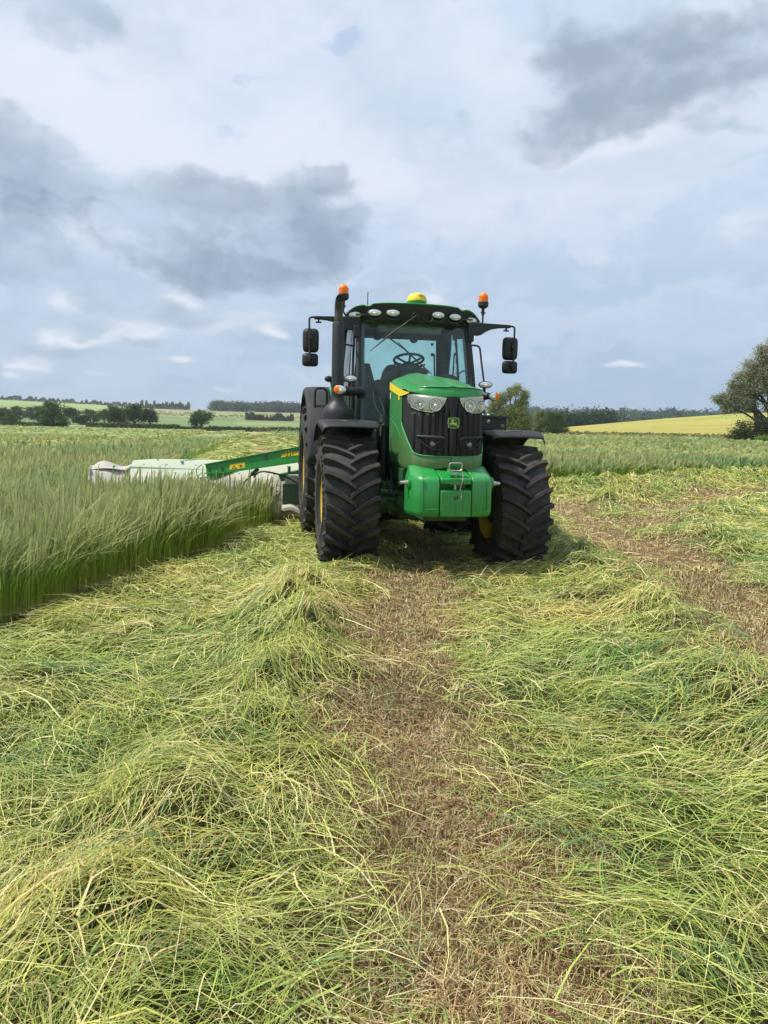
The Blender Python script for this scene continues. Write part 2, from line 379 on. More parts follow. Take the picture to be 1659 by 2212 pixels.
# numpy value noise
_perm = np.random.default_rng(3).random((256, 256))
def vnoise(x, y):
    xi = np.floor(x).astype(int); yi = np.floor(y).astype(int); fx = x - xi; fy = y - yi
    fx = fx * fx * (3 - 2 * fx); fy = fy * fy * (3 - 2 * fy)
    a = _perm[xi & 255, yi & 255]; b = _perm[(xi + 1) & 255, yi & 255]; c = _perm[xi & 255, (yi + 1) & 255]; d = _perm[(xi + 1) & 255, (yi + 1) & 255]
    return (a * (1 - fx) + b * fx) * (1 - fy) + (c * (1 - fx) + d * fx) * fy
def fbm(x, y, o=4):
    s = 0; a = .5; n = 0
    for i in range(o):
        s = s + a * vnoise(x + 17.3 * i, y - 9.1 * i); n += a; x = x * 2.03; y = y * 2.03; a *= .5
    return s / n
def col_mesh(name, verts, faces4, cols, m, kind=None, parent=None, smooth=False):
    """fast mesh from arrays; cols per vertex (n,3); faces (k,4)"""
    me = bpy.data.meshes.new(name)
    nv, nf = len(verts), len(faces4)
    w = faces4.shape[1]
    me.vertices.add(nv); me.loops.add(nf * w); me.polygons.add(nf)
    me.vertices.foreach_set('co', verts.astype(np.float32).ravel())
    me.loops.foreach_set('vertex_index', faces4.astype(np.int32).ravel())
    me.polygons.foreach_set('loop_start', np.arange(0, nf * w, w, dtype=np.int32))
    me.polygons.foreach_set('loop_total', np.full(nf, w, dtype=np.int32))
    if smooth: me.polygons.foreach_set('use_smooth', np.ones(nf, dtype=bool))
    at = me.color_attributes.new('Col', 'FLOAT_COLOR', 'POINT')
    c4 = np.ones((nv, 4), dtype=np.float32); c4[:, :3] = cols
    at.data.foreach_set('color', c4.ravel())
    me.update(); me.validate()
    me.materials.append(m)
    o = bpy.data.objects.new(name, me); C.objects.link(o)
    if kind: o['kind'] = kind
    if parent: o.parent = parent
    return o

# ------------------------------------------------------------------ the field: layout and relief
TX, TY, TYAW = .51, 8.92, R(9.7)
def to_ts(x, y):
    ax, ay = x - TX, y - TY; c, s = math.cos(TYAW), math.sin(TYAW)
    return ax * c + ay * s, -ax * s + ay * c
def pl_dist(x, y, pts):
    """distance to a polyline"""
    d = np.full(np.shape(x), 1e9)
    for (x0, y0), (x1, y1) in zip(pts, pts[1:]):
        vx, vy = x1 - x0, y1 - y0
        t = np.clip(((x - x0) * vx + (y - y0) * vy) / (vx * vx + vy * vy), 0, 1)
        d = np.minimum(d, np.hypot(x - x0 - t * vx, y - y0 - t * vy))
    return d
WIND = [  # windrow ridges of cut grass: line, half width, height
    ([(.35, 10.6), (-.14, 8.45), (-.55, 7.4), (-.78, 6.9), (-.62, 5.6), (-.55, 4.6), (-.66, 3.4), (-.72, 2.5), (-.65, 1.0)], .34, .25),
    ([(2.3, 12.5), (2.25, 9.7), (2.38, 7.6), (2.25, 5.6), (2.14, 4.4), (2.0, 3.0), (1.9, 1.0)], .40, .15),
    ([(4.2, 20.5), (4.9, 21.7), (6.85, 24.2), (8.9, 26.1), (13.5, 32.0), (24, 41)], .55, .26),
    ([(4.6, 16.2), (5.5, 18.1), (7.3, 20.8), (9.4, 23.6), (15.5, 30.5), (26, 37)], .6, .24),
    ([(4.4, 10.5), (5.4, 13.6), (7.4, 16.5), (10.5, 20.0), (20, 26)], .6, .16),
    ([(4.4, 3.0), (4.6, 6.0), (5.6, 9.5), (8.0, 13.0), (14, 17)], .6, .18)]
def row_world(t, s0, s1):
    c, s = math.cos(TYAW), math.sin(TYAW)
    return [(TX + t * c - q * s, TY + t * s + q * c) for q in (s0, s1)]
for t_, h_ in ((-15.4, .40), (-13.2, .2), (-17.0, .2)): WIND.append((row_world(t_, -12, 240), .75, h_))
for t_, h_ in ((-3.3, .16), (1.1, .16)): WIND.append((row_world(t_, 7.5, 240), .8, h_))
BROWN = [([(.75, 12), (.4, 8.6), (.22, 5.3), (.20, 3.2), (.22, 2.3), (.24, .8)], .37, 1.15),
         ([(3.9, 16.5), (3.8, 13.5), (3.5, 10.5), (3.3, 7.6), (3.05, 5.8), (3.0, 4.6), (3.3, 2.0)], .62, 1.2),
         ([(3.2, 15.8), (5.6, 20.0), (9, 25)], .5, 1.1), ([(4.0, 12.6), (5.4, 15.6), (9.0, 20.8), (15, 27)], .9, 1.1),
         (row_world(-1.3, 5, 240), .60, 1.25), (row_world(2.5, 5, 240), .4, .9)]
def wind_h(x, y):
    h = np.zeros(np.shape(x)); lump = fbm(x * 2.1 + 5, y * 2.1, 3); l2 = fbm(x * 4.3 + 2, y * 3.7 + 8, 3); lump = lump * .50 + np.clip((l2 - .42) * 2.6, 0, 1.1) * .66
    for pts, w, a in WIND:
        d = pl_dist(x, y, pts)
        a = a * (.60 + .46 * np.clip((np.hypot(x, y) - 3.0) / 2.2, 0, 1)) * (1 - .68 * np.clip((np.hypot(x, y) - 6.3) / 1.2, 0, 1)) if pts is WIND[0][0] else a
        h = np.maximum(h, a * np.exp(-(d / w) ** 2) * (.35 + 1.3 * lump))
    return h
def brown(x, y):
    b = np.zeros(np.shape(x)); nz = (fbm(x * 1.3 + 31, y * 1.3 + 7, 4) - .5)
    for pts, w, a in BROWN:
        d = pl_dist(x, y, pts)
        b = np.maximum(b, np.clip(a, 0, 1) * np.clip(1.25 * max(a, 1) - d / w * .8 + nz * 1.7, 0, 1))
    return b
EDGE_L = [(-200, -4.6), (-9, -4.6), (-2.81, -3.84), (-.6, -3.2), (2.6, -2.0), (4.4, -1.45), (5.2, -1.4)]     # s -> t of the uncut edge beside the tractor
EDGE_R = [(3.3, 13.0), (8.3, 16.6), (13.0, 19.6), (20.3, 23.8), (60, 40), (400, 90)]   # t -> s of the uncut edge across the right
def standing(x, y, inset=0.0):
    """1 where the grass is still uncut"""
    t, s = to_ts(x, y)
    wob = (fbm(x * .9, y * .9 + 3, 3) - .5) * .5
    a = (s < 4.7 - inset) & (t < np.interp(s, [p[0] for p in EDGE_L], [p[1] for p in EDGE_L]) + wob * .8 - inset) & (t > -12.2 + inset)
    b = (s >= 4.7 + inset) & (t < -4.9 + wob - inset) & (t > -12.2 + inset)
    c = (t < -18.2 - inset + wob)
    d = (t > 3.2 + inset + wob * .5) & (s > np.interp(t, [p[0] for p in EDGE_R], [p[1] for p in EDGE_R]) + inset + wob)
    return (a | b | c | d)
AZN = [-180, -60, -27, -21, -14, -6, 5, 8, 11, 13, 16.5, 20, 25, 60, 180]
def el_col(az):
    """terrain profile: (distance, elevation angle seen from eye height)"""
    L = [(100, -.85), (150, -.45), (300, -.04), (400, .22), (700, .92), (1200, 1.6), (1800, 1.0), (3000, .3)]
    Rr = [(100, -.3), (150, .15), (300, .38), (400, .6), (700, .55), (1200, 1.35), (1800, 1.1), (3000, .5)]
    return L, Rr
SKYL = lambda az: np.interp(az, [-60, -26.5, -20.8, -17.4, -14.1, -6, 60], [1.5, 1.74, 1.62, 1.45, 1.4, 1.45, 1.4])
YTOP = lambda az: np.interp(az, [-60, 8, 11, 13.3, 16.4, 19.9, 24.6, 40, 90], [.5, .5, .57, .69, 1.03, 1.40, 1.80, 2.2, 2.2])
def terr(x, y):
    r = np.hypot(x, y); az = np.degrees(np.arctan2(x, y)); L, Rr = el_col(0)
    elL = np.interp(r, [a for a, b in L], [b for a, b in L]); elL = np.where(r > 700, .92 + (elL - .92) * (SKYL(az) - .92) / .68, elL)
    zl = CAMH + r * np.tan(np.radians(elL))
    yt = YTOP(az)
    elR = np.interp(r, [100, 150, 400], [-.3, .15, 1]); elR = np.where(r > 150, .15 + (yt - .15) * np.clip((r - 150) / 250, 0, 1), elR)
    far = np.interp(r, [400, 600, 900, 1200, 1800, 3000], [0, .35, .9, 1.3, 1.1, .5])
    elR = np.where(r > 400, np.minimum(np.maximum(far, yt - (r - 400) / 200), 3), elR)
    zr = CAMH + r * np.tan(np.radians(elR))
    w = np.clip((az + 2) / 10, 0, 1); w = w * w * (3 - 2 * w)
    z = zl * (1 - w) + zr * w
    k = np.clip((r - 45) / 55, 0, 1)
    zf = np.where(r < 100, 0, z)
    z100 = (CAMH + 100 * np.tan(np.radians(-.85))) * (1 - w) + (CAMH + 100 * np.tan(np.radians(-.3))) * w
    return np.where(r < 100, z100 * k * k * (3 - 2 * k), zf)
def Hn(x, y):
    """surface of the cut field close by"""
    return terr(x, y) + wind_h(x, y) + (fbm(x * 3.3, y * 3.3, 4) - .5) * .11 * (1 - .6 * np.clip(brown(x, y), 0, 1)) + (fbm(x * .45 + 9, y * .45, 3) - .5) * .08
def polar(r, az): return r * np.sin(az), r * np.cos(az)

# ground sheet: the hayfield from under the camera to its far hedge
def ground_mat():
    m = bpy.data.materials.new('field_ground'); m.use_nodes = True
    t = m.node_tree; b = t.nodes['Principled BSDF']; b.inputs['Roughness'].default_value = .95; b.inputs['Specular IOR Level'].default_value = .1
    at = t.nodes.new('ShaderNodeAttribute'); at.attribute_name = 'Col'
    tcn = t.nodes.new('ShaderNodeTexCoord')
    hv = t.nodes.new('ShaderNodeHueSaturation'); src = at.outputs['Color']
    nz = t.nodes.new('ShaderNodeTexNoise'); nz.inputs['Scale'].default_value = 22; nz.inputs['Detail'].default_value = 10; nz.inputs['Roughness'].default_value = .75
    t.links.new(tcn.outputs['Object'], nz.inputs['Vector'])
    nb = t.nodes.new('ShaderNodeTexNoise'); nb.inputs['Scale'].default_value = .35; nb.inputs['Detail'].default_value = 8; nb.inputs['Roughness'].default_value = .7
    t.links.new(tcn.outputs['Object'], nb.inputs['Vector'])
    ad = t.nodes.new('ShaderNodeMath'); ad.operation = 'ADD'; t.links.new(nz.outputs[0], ad.inputs[0]); t.links.new(nb.outputs[0], ad.inputs[1])
    mr = t.nodes.new('ShaderNodeMapRange'); mr.inputs[1].default_value = .6; mr.inputs[2].default_value = 1.4; mr.inputs[3].default_value = .55; mr.inputs[4].default_value = 1.4
    t.links.new(ad.outputs[0], mr.inputs[0]); t.links.new(mr.outputs[0], hv.inputs['Value']); t.links.new(src, hv.inputs['Color']); t.links.new(hv.outputs[0], b.inputs['Base Color'])
    bp = t.nodes.new('ShaderNodeBump'); bp.inputs['Strength'].default_value = .8; bp.inputs['Distance'].default_value = .03
    t.links.new(nz.outputs[0], bp.inputs['Height']); t.links.new(bp.outputs[0], b.inputs['Normal'])
    return m
M['ground'] = ground_mat()
def patch(name, az0, az1, naz, rs, zfn, cfn, wrap=False):
    az = np.radians(np.linspace(az0, az1, naz)); rs = np.asarray(rs)
    A, RR = np.meshgrid(az, rs); x, y = polar(RR, A)
    z = zfn(x, y); co = np.stack([x, y, z], -1).reshape(-1, 3)
    i = np.arange(len(rs) - 1)[:, None] * naz + np.arange(naz - 1)[None, :]
    f = np.stack([i, i + 1, i + naz + 1, i + naz], -1).reshape(-1, 4)[:, ::-1]
    return col_mesh(name, co, f, cfn(x.ravel(), y.ravel()), M['ground'], kind='structure', smooth=True)
GREEN_UNDER = np.array([.055, .062, .02]); BROWN_UNDER = np.array([.155, .09, .042]); STAND_C = np.array([.21, .27, .095]); HAY_C = np.array([.42, .46, .17])  # GREEN_UNDER is darkened to paint shaded gaps between the cut strands
def ground_z(x, y):
    r = np.hypot(x, y)
    st = standing(x, y, .5) * np.clip((r - 25) / 25, 0, 1)
    near = np.where(r < 90, Hn(x, y) - .03, terr(x, y) + wind_h(x, y) - .02)
    return near + st * (.50 + .12 * (fbm(x * 1.7, y * 1.7, 3) - .5))
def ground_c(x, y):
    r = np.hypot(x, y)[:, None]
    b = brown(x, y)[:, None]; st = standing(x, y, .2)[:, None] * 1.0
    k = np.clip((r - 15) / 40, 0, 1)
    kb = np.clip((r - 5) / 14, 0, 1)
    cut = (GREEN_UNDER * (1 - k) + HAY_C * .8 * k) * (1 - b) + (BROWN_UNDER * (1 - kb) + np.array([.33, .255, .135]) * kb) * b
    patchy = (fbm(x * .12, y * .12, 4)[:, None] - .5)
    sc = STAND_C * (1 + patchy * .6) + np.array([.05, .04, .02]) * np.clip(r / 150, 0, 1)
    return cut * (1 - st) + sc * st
rs_near = np.concatenate([[.02, .3], np.geomspace(.6, 40, 330), np.geomspace(41, 330, 120)])
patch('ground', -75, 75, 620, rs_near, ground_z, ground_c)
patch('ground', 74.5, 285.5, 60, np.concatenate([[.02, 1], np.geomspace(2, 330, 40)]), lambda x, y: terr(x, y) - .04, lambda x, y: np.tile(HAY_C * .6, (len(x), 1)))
# far fields on the left hills
def hill_c(x, y):
    r = np.hypot(x, y); az = np.degrees(np.arctan2(x, y)); L, Rr = el_col(0)
    c = np.zeros((len(x), 3)); nz = (fbm(x * .012, y * .02, 4) - .5)[:, None]
    c[:] = (.15, .22, .09)
    up = (r > 690 + 15 * np.sin(az)); c[up] = (.27, .28, .13)
    hi = (r > 930) & (az < -17.2); c[hi] = (.25, .33, .13)
    m2 = (r > 480) & (az > -11) & (r < 690); c[m2] = (.20, .25, .10)
    return c * (1 + nz * .5)
patch('hill_fields', -62, 4, 260, np.concatenate([np.linspace(326, 1200, 110), np.linspace(1230, 3000, 30)]), lambda x, y: terr(x, y) + (fbm(x * .004, y * .004, 3) - .5) * .5, hill_c)
def right_c(x, y):
    r = np.hypot(x, y); c = np.zeros((len(x), 3))
    c[:] = (.14, .19, .08)
    nz = (fbm(x * .03, y * .05, 4) - .5)[:, None]; st = (fbm(x * .006 + y * .012, y * .11 - x * .03, 4) - .5)[:, None]
    yel = r < 402
    c[yel] = (np.array([.38, .325, .085]) * (1 + st * .9 + nz * .3) - np.array([.20, .08, .03]) * np.clip(st * 4, 0, 1))[yel]
    c[(r > 560) & (r < 720)] = (.30, .36, .20)
    return c
# the yellow crop stands on the rise behind the field margin
patch('barley_field', 5, 62, 220, np.concatenate([np.linspace(152, 404, 60)]), lambda x, y: terr(x, y) + np.where(np.hypot(x, y) > 154, .7, -.3), right_c)
patch('hill_fields', 3.5, 62, 220, np.concatenate([np.linspace(328, 1400, 70), np.linspace(1430, 3000, 20)]), lambda x, y: terr(x, y) - .1, right_c)

# ------------------------------------------------------------------ blades
def blades(name, P, D, L, Wd, curv, lift, c0, c1, m, H, nseg=3, roll=None, droop=None, elev=None):
    """flat strands following the ground. P (n,2) start, D heading, arrays"""
    n = len(L)
    pts = []; x = P[:, 0].copy(); y = P[:, 1].copy(); a = D.copy()
    hl = L / nseg
    zs = []
    for k in range(nseg + 1):
        pts.append((x.copy(), y.copy(), a.copy()))
        x = x + np.sin(a) * hl; y = y + np.cos(a) * hl; a = a + curv
    co = np.zeros((n, nseg + 1, 2, 3), dtype=np.float32)
    if roll is None: roll = rng.normal(0, .5, n)
    for k in range(nseg + 1):
        px, py, pa = pts[k]; u = k / nseg
        z = H(px, py) + lift[:, 0] * (1 - u) + lift[:, 1] * u + lift[:, 2] * 4 * u * (1 - u)
        wx, wy = np.cos(pa) * np.cos(roll), -np.sin(pa) * np.cos(roll); wz = np.sin(roll)
        w = Wd * (1 - .75 * max(0, (u - .35) / .65) ** 1.5) * .5
        co[:, k, 0] = np.stack([px - wx * w, py - wy * w, z - wz * w], -1)
        co[:, k, 1] = np.stack([px + wx * w, py + wy * w, z + wz * w], -1)
    cc = np.zeros((n, nseg + 1, 2, 3), dtype=np.float32)
    for k in range(nseg + 1): cc[:, k, :, :] = (c0 * (1 - k / nseg) + c1 * k / nseg)[:, None, :]
    base = (np.arange(n) * (nseg + 1) * 2)[:, None]; k = np.arange(nseg)[None, :] * 2
    f = np.stack([base + k, base + k + 1, base + k + 3, base + k + 2], -1).reshape(-1, 4)
    return co.reshape(-1, 3), f, cc.reshape(-1, 3)
PAL = np.array([[.47, .50, .12], [.34, .42, .085], [.59, .57, .23], [.21, .32, .062], [.13, .25, .085], [.50, .41, .18], [.30, .365, .075]])
def hay_layer():
    out = []
    # bundles: strands that fell together share a heading
    NB = 30000
    r = rng.random(NB) ** .85 * 44 + 1.15; az = rng.uniform(-R(41), R(41), NB)
    bx, by = polar(r, az)
    bn = brown(bx, by); keep = ~standing(bx, by, -.05) & (rng.random(NB) > bn * .98)
    bx, by, r = bx[keep], by[keep], r[keep]; n = len(bx)
    flow = (fbm(bx * .55 + 40, by * .55, 3) - .5) * 5.2 + math.pi / 2 + .25 + rng.normal(0, .38, n)
    onr = pl_dist(bx, by, WIND[0][0]) < .5; flow = np.where(onr, R(35) + (fbm(bx * 1.6, by * 1.6 + 5, 3) - .5) * 7, flow); flow = np.where(rng.random(n) < .5, flow, flow + math.pi)
    reg = fbm(bx * .7 + 13, by * .7 + 29, 3)
    stiff = np.where(rng.random(n) < np.clip((reg - .5) * 5 + .35, .05, .9), rng.choice(7, n, p=[.10, .26, .02, .26, .20, .02, .14]), rng.choice(7, n, p=[.36, .22, .16, .08, .03, .06, .09]))
    warm = fbm(bx * .8 + 70, by * .8, 3)
    per = 17
    idx = np.repeat(np.arange(n), per); N = len(idx)
    sp = .055 + .010 * r[idx]
    x = bx[idx] + rng.normal(0, 1, N) * sp; y = by[idx] + rng.normal(0, 1, N) * sp
    ok = ~standing(x, y, -.1); idx, x, y = idx[ok], x[ok], y[ok]; N = len(idx); rr = np.hypot(x, y)
    L = np.clip(rng.gamma(4, .055, N), .05, .46) * (1 + rr * .014)
    W = np.maximum(rng.choice([.0018, .0026, .0050], N, p=[.5, .35, .15]), 0.00085 * rr) * rng.uniform(.8, 1.3, N)
    D = flow[idx] + rng.normal(0, .38, N)
    wild = rng.random(N) < .2; D[wild] = rng.uniform(0, 6.28, wild.sum())
    cv = rng.normal(0, .26, N)
    bl = rng.uniform(-.035, .06, n)[idx]; bt = rng.normal(0, .022, n)[idx]
    lf = np.stack([bl + bt + rng.uniform(-.015, .02, N), bl - bt + rng.uniform(-.015, .025, N), rng.uniform(0, .035, N)], -1)
    up = rng.random(N) < .035; lf[up, 1] += rng.uniform(.03, .14, up.sum())
    cb = PAL[stiff[idx]] * rng.uniform(.72, 1.22, N)[:, None]
    wm = (warm[idx] - .5)[:, None]; cb = cb * (1 + np.array([.7, .1, .3]) * wm)
    mix = rng.random(N) < .09; cb[mix] = np.array([.68, .62, .32]) * rng.uniform(.8, 1.2, mix.sum())[:, None]
    P = np.stack([x - np.sin(D) * L / 2, y - np.cos(D) * L / 2], -1)
    out.append(blades('h', P, D, L, W, cv, lf, cb, cb * np.array([1.12, 1.05, 1.0]), None, Hn))
    # loose single strands in every direction
    N = 90000
    rr = rng.random(N) ** .8 * 40 + 1.15; az = rng.uniform(-R(41), R(41), N); x, y = polar(rr, az)
    ok = ~standing(x, y, -.1) & (rng.random(N) > brown(x, y) * .95); x, y, rr = x[ok], y[ok], rr[ok]; N = len(x)
    L = np.clip(rng.gamma(4, .06, N), .06, .6) * (1 + rr * .012); W = np.maximum(rng.choice([.0018, .0026, .006], N, p=[.55, .37, .08]), .00085 * rr) * rng.uniform(.8, 1.2, N)
    D = rng.uniform(0, 6.28, N)
    lf = np.stack([rng.uniform(0, .06, N), rng.uniform(-.01, .07, N), rng.uniform(-.01, .06, N)], -1)
    cb = PAL[rng.choice(7, N, p=[.24, .16, .24, .10, .06, .14, .06])] * rng.uniform(.8, 1.25, N)[:, None]
    P = np.stack([x - np.sin(D) * L / 2, y - np.cos(D) * L / 2], -1)
    out.append(blades('h', P, D, L, W, rng.normal(0, .3, N), lf, cb, cb, None, Hn))
    N = 60000
    rr = rng.uniform(38, 230, N); az = rng.uniform(-R(36), R(36), N); x, y = polar(rr, az); ok = ~standing(x, y, -.2) & (rng.random(N) > brown(x, y) * .85); x, y, rr = x[ok], y[ok], rr[ok]; N = len(x)
    L = rng.uniform(.4, 1.0, N) * (1 + rr * .008); W = .0013 * rr * rng.uniform(.8, 1.3, N); D = rng.uniform(0, 6.28, N)
    lf = np.stack([rng.uniform(0, .12, N), rng.uniform(0, .16, N), rng.uniform(0, .1, N)], -1)
    cb = PAL[rng.choice(7, N, p=[.24, .2, .2, .12, .06, .10, .08])] * rng.uniform(.55, 1.0, N)[:, None]
    out.append(blades('h', np.stack([x, y], -1), D, L, W, rng.normal(0, .2, N), lf, cb, cb, None, lambda a, b: terr(a, b) + wind_h(a, b)))
    return out
def clip_layer():
    """brown stubble and short clippings on the bare strips"""
    N = 240000
    r = rng.random(N) ** .75 * 32 + 1.15; az = rng.uniform(-R(41), R(41), N); x, y = polar(r, az)
    ok = ~standing(x, y, 0) & (rng.random(N) < .10 + brown(x, y) * 1.2); x, y, r = x[ok], y[ok], r[ok]; N = len(x)
    L = rng.gamma(4, .016, N) * (1 + r * .05); W = np.maximum(rng.choice([.0016, .0025, .004], N, p=[.45, .4, .15]), .00105 * r) * rng.uniform(.8, 1.2, N)
    D = rng.uniform(0, 6.28, N); st = rng.random(N) < .4
    lf = np.stack([rng.uniform(-.01, .012, N), rng.uniform(-.01, .02, N), rng.uniform(-.005, .012, N)], -1)
    lf[st, 1] += rng.uniform(.02, .07, st.sum()); L = np.where(st, L * .4, L)
    pal = np.array([[.30, .18, .085], [.42, .28, .15], [.54, .44, .25], [.44, .45, .15], [.20, .10, .05], [.64, .58, .38]])
    cb = pal[rng.choice(6, N, p=[.26, .27, .17, .14, .10, .06])] * rng.uniform(.7, 1.25, N)[:, None]
    P = np.stack([x, y], -1)
    return blades('c', P, D, L, W, rng.normal(0, .35, N), lf, cb, cb, None, Hn, nseg=2)
def join(ls):
    v = []; f = []; c = []; o = 0
    for a, b, d in ls: v.append(a); f.append(b + o); c.append(d); o += len(a)
    return np.concatenate(v), np.concatenate(f), np.concatenate(c)
v_, f_, c_ = join(hay_layer())
tag(col_mesh('cut_grass', v_, f_, c_, M['hay']), 'freshly cut green grass lying in swaths and loose windrows over the field', 'cut grass', kind='stuff')
def clip_near():
    N = 230000
    r = rng.random(N) ** .9 * 8.5 + 1.3; az = rng.uniform(-R(20), R(36), N); x, y = polar(r, az)
    ok = rng.random(N) < brown(x, y); x, y, r = x[ok], y[ok], r[ok]; N = len(x)
    L = np.clip(rng.gamma(3, .018, N), .015, .16); W = np.maximum(rng.choice([.0016, .0024, .0036], N, p=[.45, .4, .15]), .00100 * r) * rng.uniform(.8, 1.2, N)
    D = rng.uniform(0, 6.28, N); st = rng.random(N) < .3
    lf = np.stack([rng.uniform(-.012, .015, N), rng.uniform(-.012, .022, N), rng.uniform(-.005, .015, N)], -1); lf[st, 1] += rng.uniform(.01, .05, st.sum()); L = np.where(st, L * .5, L)
    pal = np.array([[.33, .205, .09], [.45, .32, .155], [.58, .49, .26], [.47, .49, .16], [.20, .115, .05], [.70, .64, .40]])
    tone = fbm(x * 2.2 + 6, y * 2.2, 3)
    cb = pal[rng.choice(6, N, p=[.24, .27, .20, .13, .10, .06])] * (rng.uniform(.7, 1.25, N) * (.50 + .70 * tone))[:, None]
    return blades('c', np.stack([x, y], -1), D, L, W, rng.normal(0, .45, N), lf, cb, cb, None, Hn, nseg=2)
v_, f_, c_ = join([clip_layer(), clip_near()])
tag(col_mesh('grass_stubble', v_, f_, c_, M['hay']), 'brown stubble and short clippings on the bare driven strips', 'stubble', kind='stuff')

# ------------------------------------------------------------------ uncut grass
def stand_layer(N, r0, r1, az0, az1, wk, pw, edge=None):
    r = rng.random(N) ** pw * (r1 - r0) + r0; az = rng.uniform(R(az0), R(az1), N); x, y = polar(r, az)
    ok = standing(x, y) & (standing(x, y, .22 + .5 * (fbm(x * 2.3, y * 2.3 + 60, 2) - .4)) | (rng.random(N) < .30)); x, y, r = x[ok], y[ok], r[ok]; N = len(x)
    tuft = fbm(x * .8 + 3, y * .8 + 11, 3)
    t2 = fbm(x * 3.1 + 9, y * 3.1, 2)
    h = (.38 + .28 * tuft + .21 * t2) * np.clip(rng.normal(1, .17, N), .45, 1.3) * np.where(r > 30, .93, 1)
    kind = rng.random(N)                       # <.55 leaf, else stem with seed head
    leaf = kind < .42
    h = np.where(leaf, h * rng.uniform(.45, .92, N), h)
    W = np.where(leaf, .0048, .0026); W = np.maximum(W, wk * r) * rng.uniform(.8, 1.25, N)
    lean_dir = R(75) + (fbm(x * .8, y * .8 + 50, 3) - .5) * 8 + rng.normal(0, .8, N)
    lean = np.clip(rng.normal(.14, .13, N) + (tuft - .52) * .4 + (rng.random(N) < .12) * .45, .0, .72)
    edge_ = ~standing(x, y, .35) & (rng.random(N) < .30) & (fbm(x * 1.9, y * 1.9 + 40, 2) > .45); lean = np.where(edge_, np.minimum(lean + rng.uniform(.1, .6, N), .95), lean); lean_dir = np.where(edge_ & (x < 0), R(95) + rng.normal(0, .8, N), lean_dir)
    nseg = 4
    patchy = fbm(x * .25 + 80, y * .25, 3)
    g0 = np.array([.46, .42, .12]); g1 = np.array([.28, .40, .05]); g2 = np.array([.24, .36, .07]); hd = np.array([.43, .47, .20])
    gb = rng.uniform(.75, 1.25, N)[:, None] * (1 + (patchy - .5)[:, None] * np.array([.9, .3, .4]))
    stopc = [(g0, g0), (g1, g1), (g2, g1), (hd * .8, g2), (hd, g2)]
    tall = (~leaf) & (rng.random(N) < .05); h = np.where(tall, h * 1.2, h); W = np.where(tall, W * 1.35, W); lean = np.where(tall, lean * .5 + .05, lean)
    co = np.zeros((N, nseg + 1, 2, 3), dtype=np.float32); cc = np.zeros((N, nseg + 1, 2, 3), dtype=np.float32)
    z0 = terr(x, y) - .02; ang = rng.uniform(0, math.pi, N)
    wx, wy = np.cos(ang), np.sin(ang)
    for k in range(nseg + 1):
        u = k / nseg
        off = lean * h * u ** 2.2
        zz = h * (u - .35 * lean * u ** 3)
        px = x + np.sin(lean_dir) * off; py = y + np.cos(lean_dir) * off
        wl_ = W * (1 - .85 * u) ; wh_ = W * (np.array([.7, .6, .6, 2.6, .8])[k])
        w = np.where(leaf, wl_, wh_) * .5
        co[:, k, 0] = np.stack([px - wx * w, py - wy * w, z0 + zz], -1); co[:, k, 1] = np.stack([px + wx * w, py + wy * w, z0 + zz], -1)
        cs, cl = stopc[k]
        cc[:, k] = (np.where(leaf[:, None], cl, cs) * gb)[:, None, :]
    base = (np.arange(N) * (nseg + 1) * 2)[:, None]; k = np.arange(nseg)[None, :] * 2
    f = np.stack([base + k, base + k + 1, base + k + 3, base + k + 2], -1).reshape(-1, 4)
    return co.reshape(-1, 3), f, cc.reshape(-1, 3)
v_, f_, c_ = join([stand_layer(270000, 4.0, 36, -42, -3, .00075, .62), stand_layer(80000, 3.5, 12, -52, -12, .00075, .8), stand_layer(60000, 30, 95, -36, -2, .0013, .8), stand_layer(20000, 90, 300, -36, 0, .0016, 1.0)])
tag(col_mesh('standing_grass', v_, f_, c_, M['stand']), 'tall uncut grass with pale seed heads left of the tractor, mower working behind it', 'tall grass', kind='stuff')
v_, f_, c_ = join([stand_layer(150000, 23, 48, -1, 40, .0010, .8), stand_layer(60000, 46, 100, -8, 38, .0014, .8), stand_layer(16000, 95, 150, 3, 38, .0018, 1.0), stand_layer(16000, 60, 280, -10, 4, .0016, 1.0)])
tag(col_mesh('standing_grass', v_, f_, c_, M['stand']), 'tall uncut grass to the right of the tractor, in front of the yellow field', 'tall grass', kind='stuff')

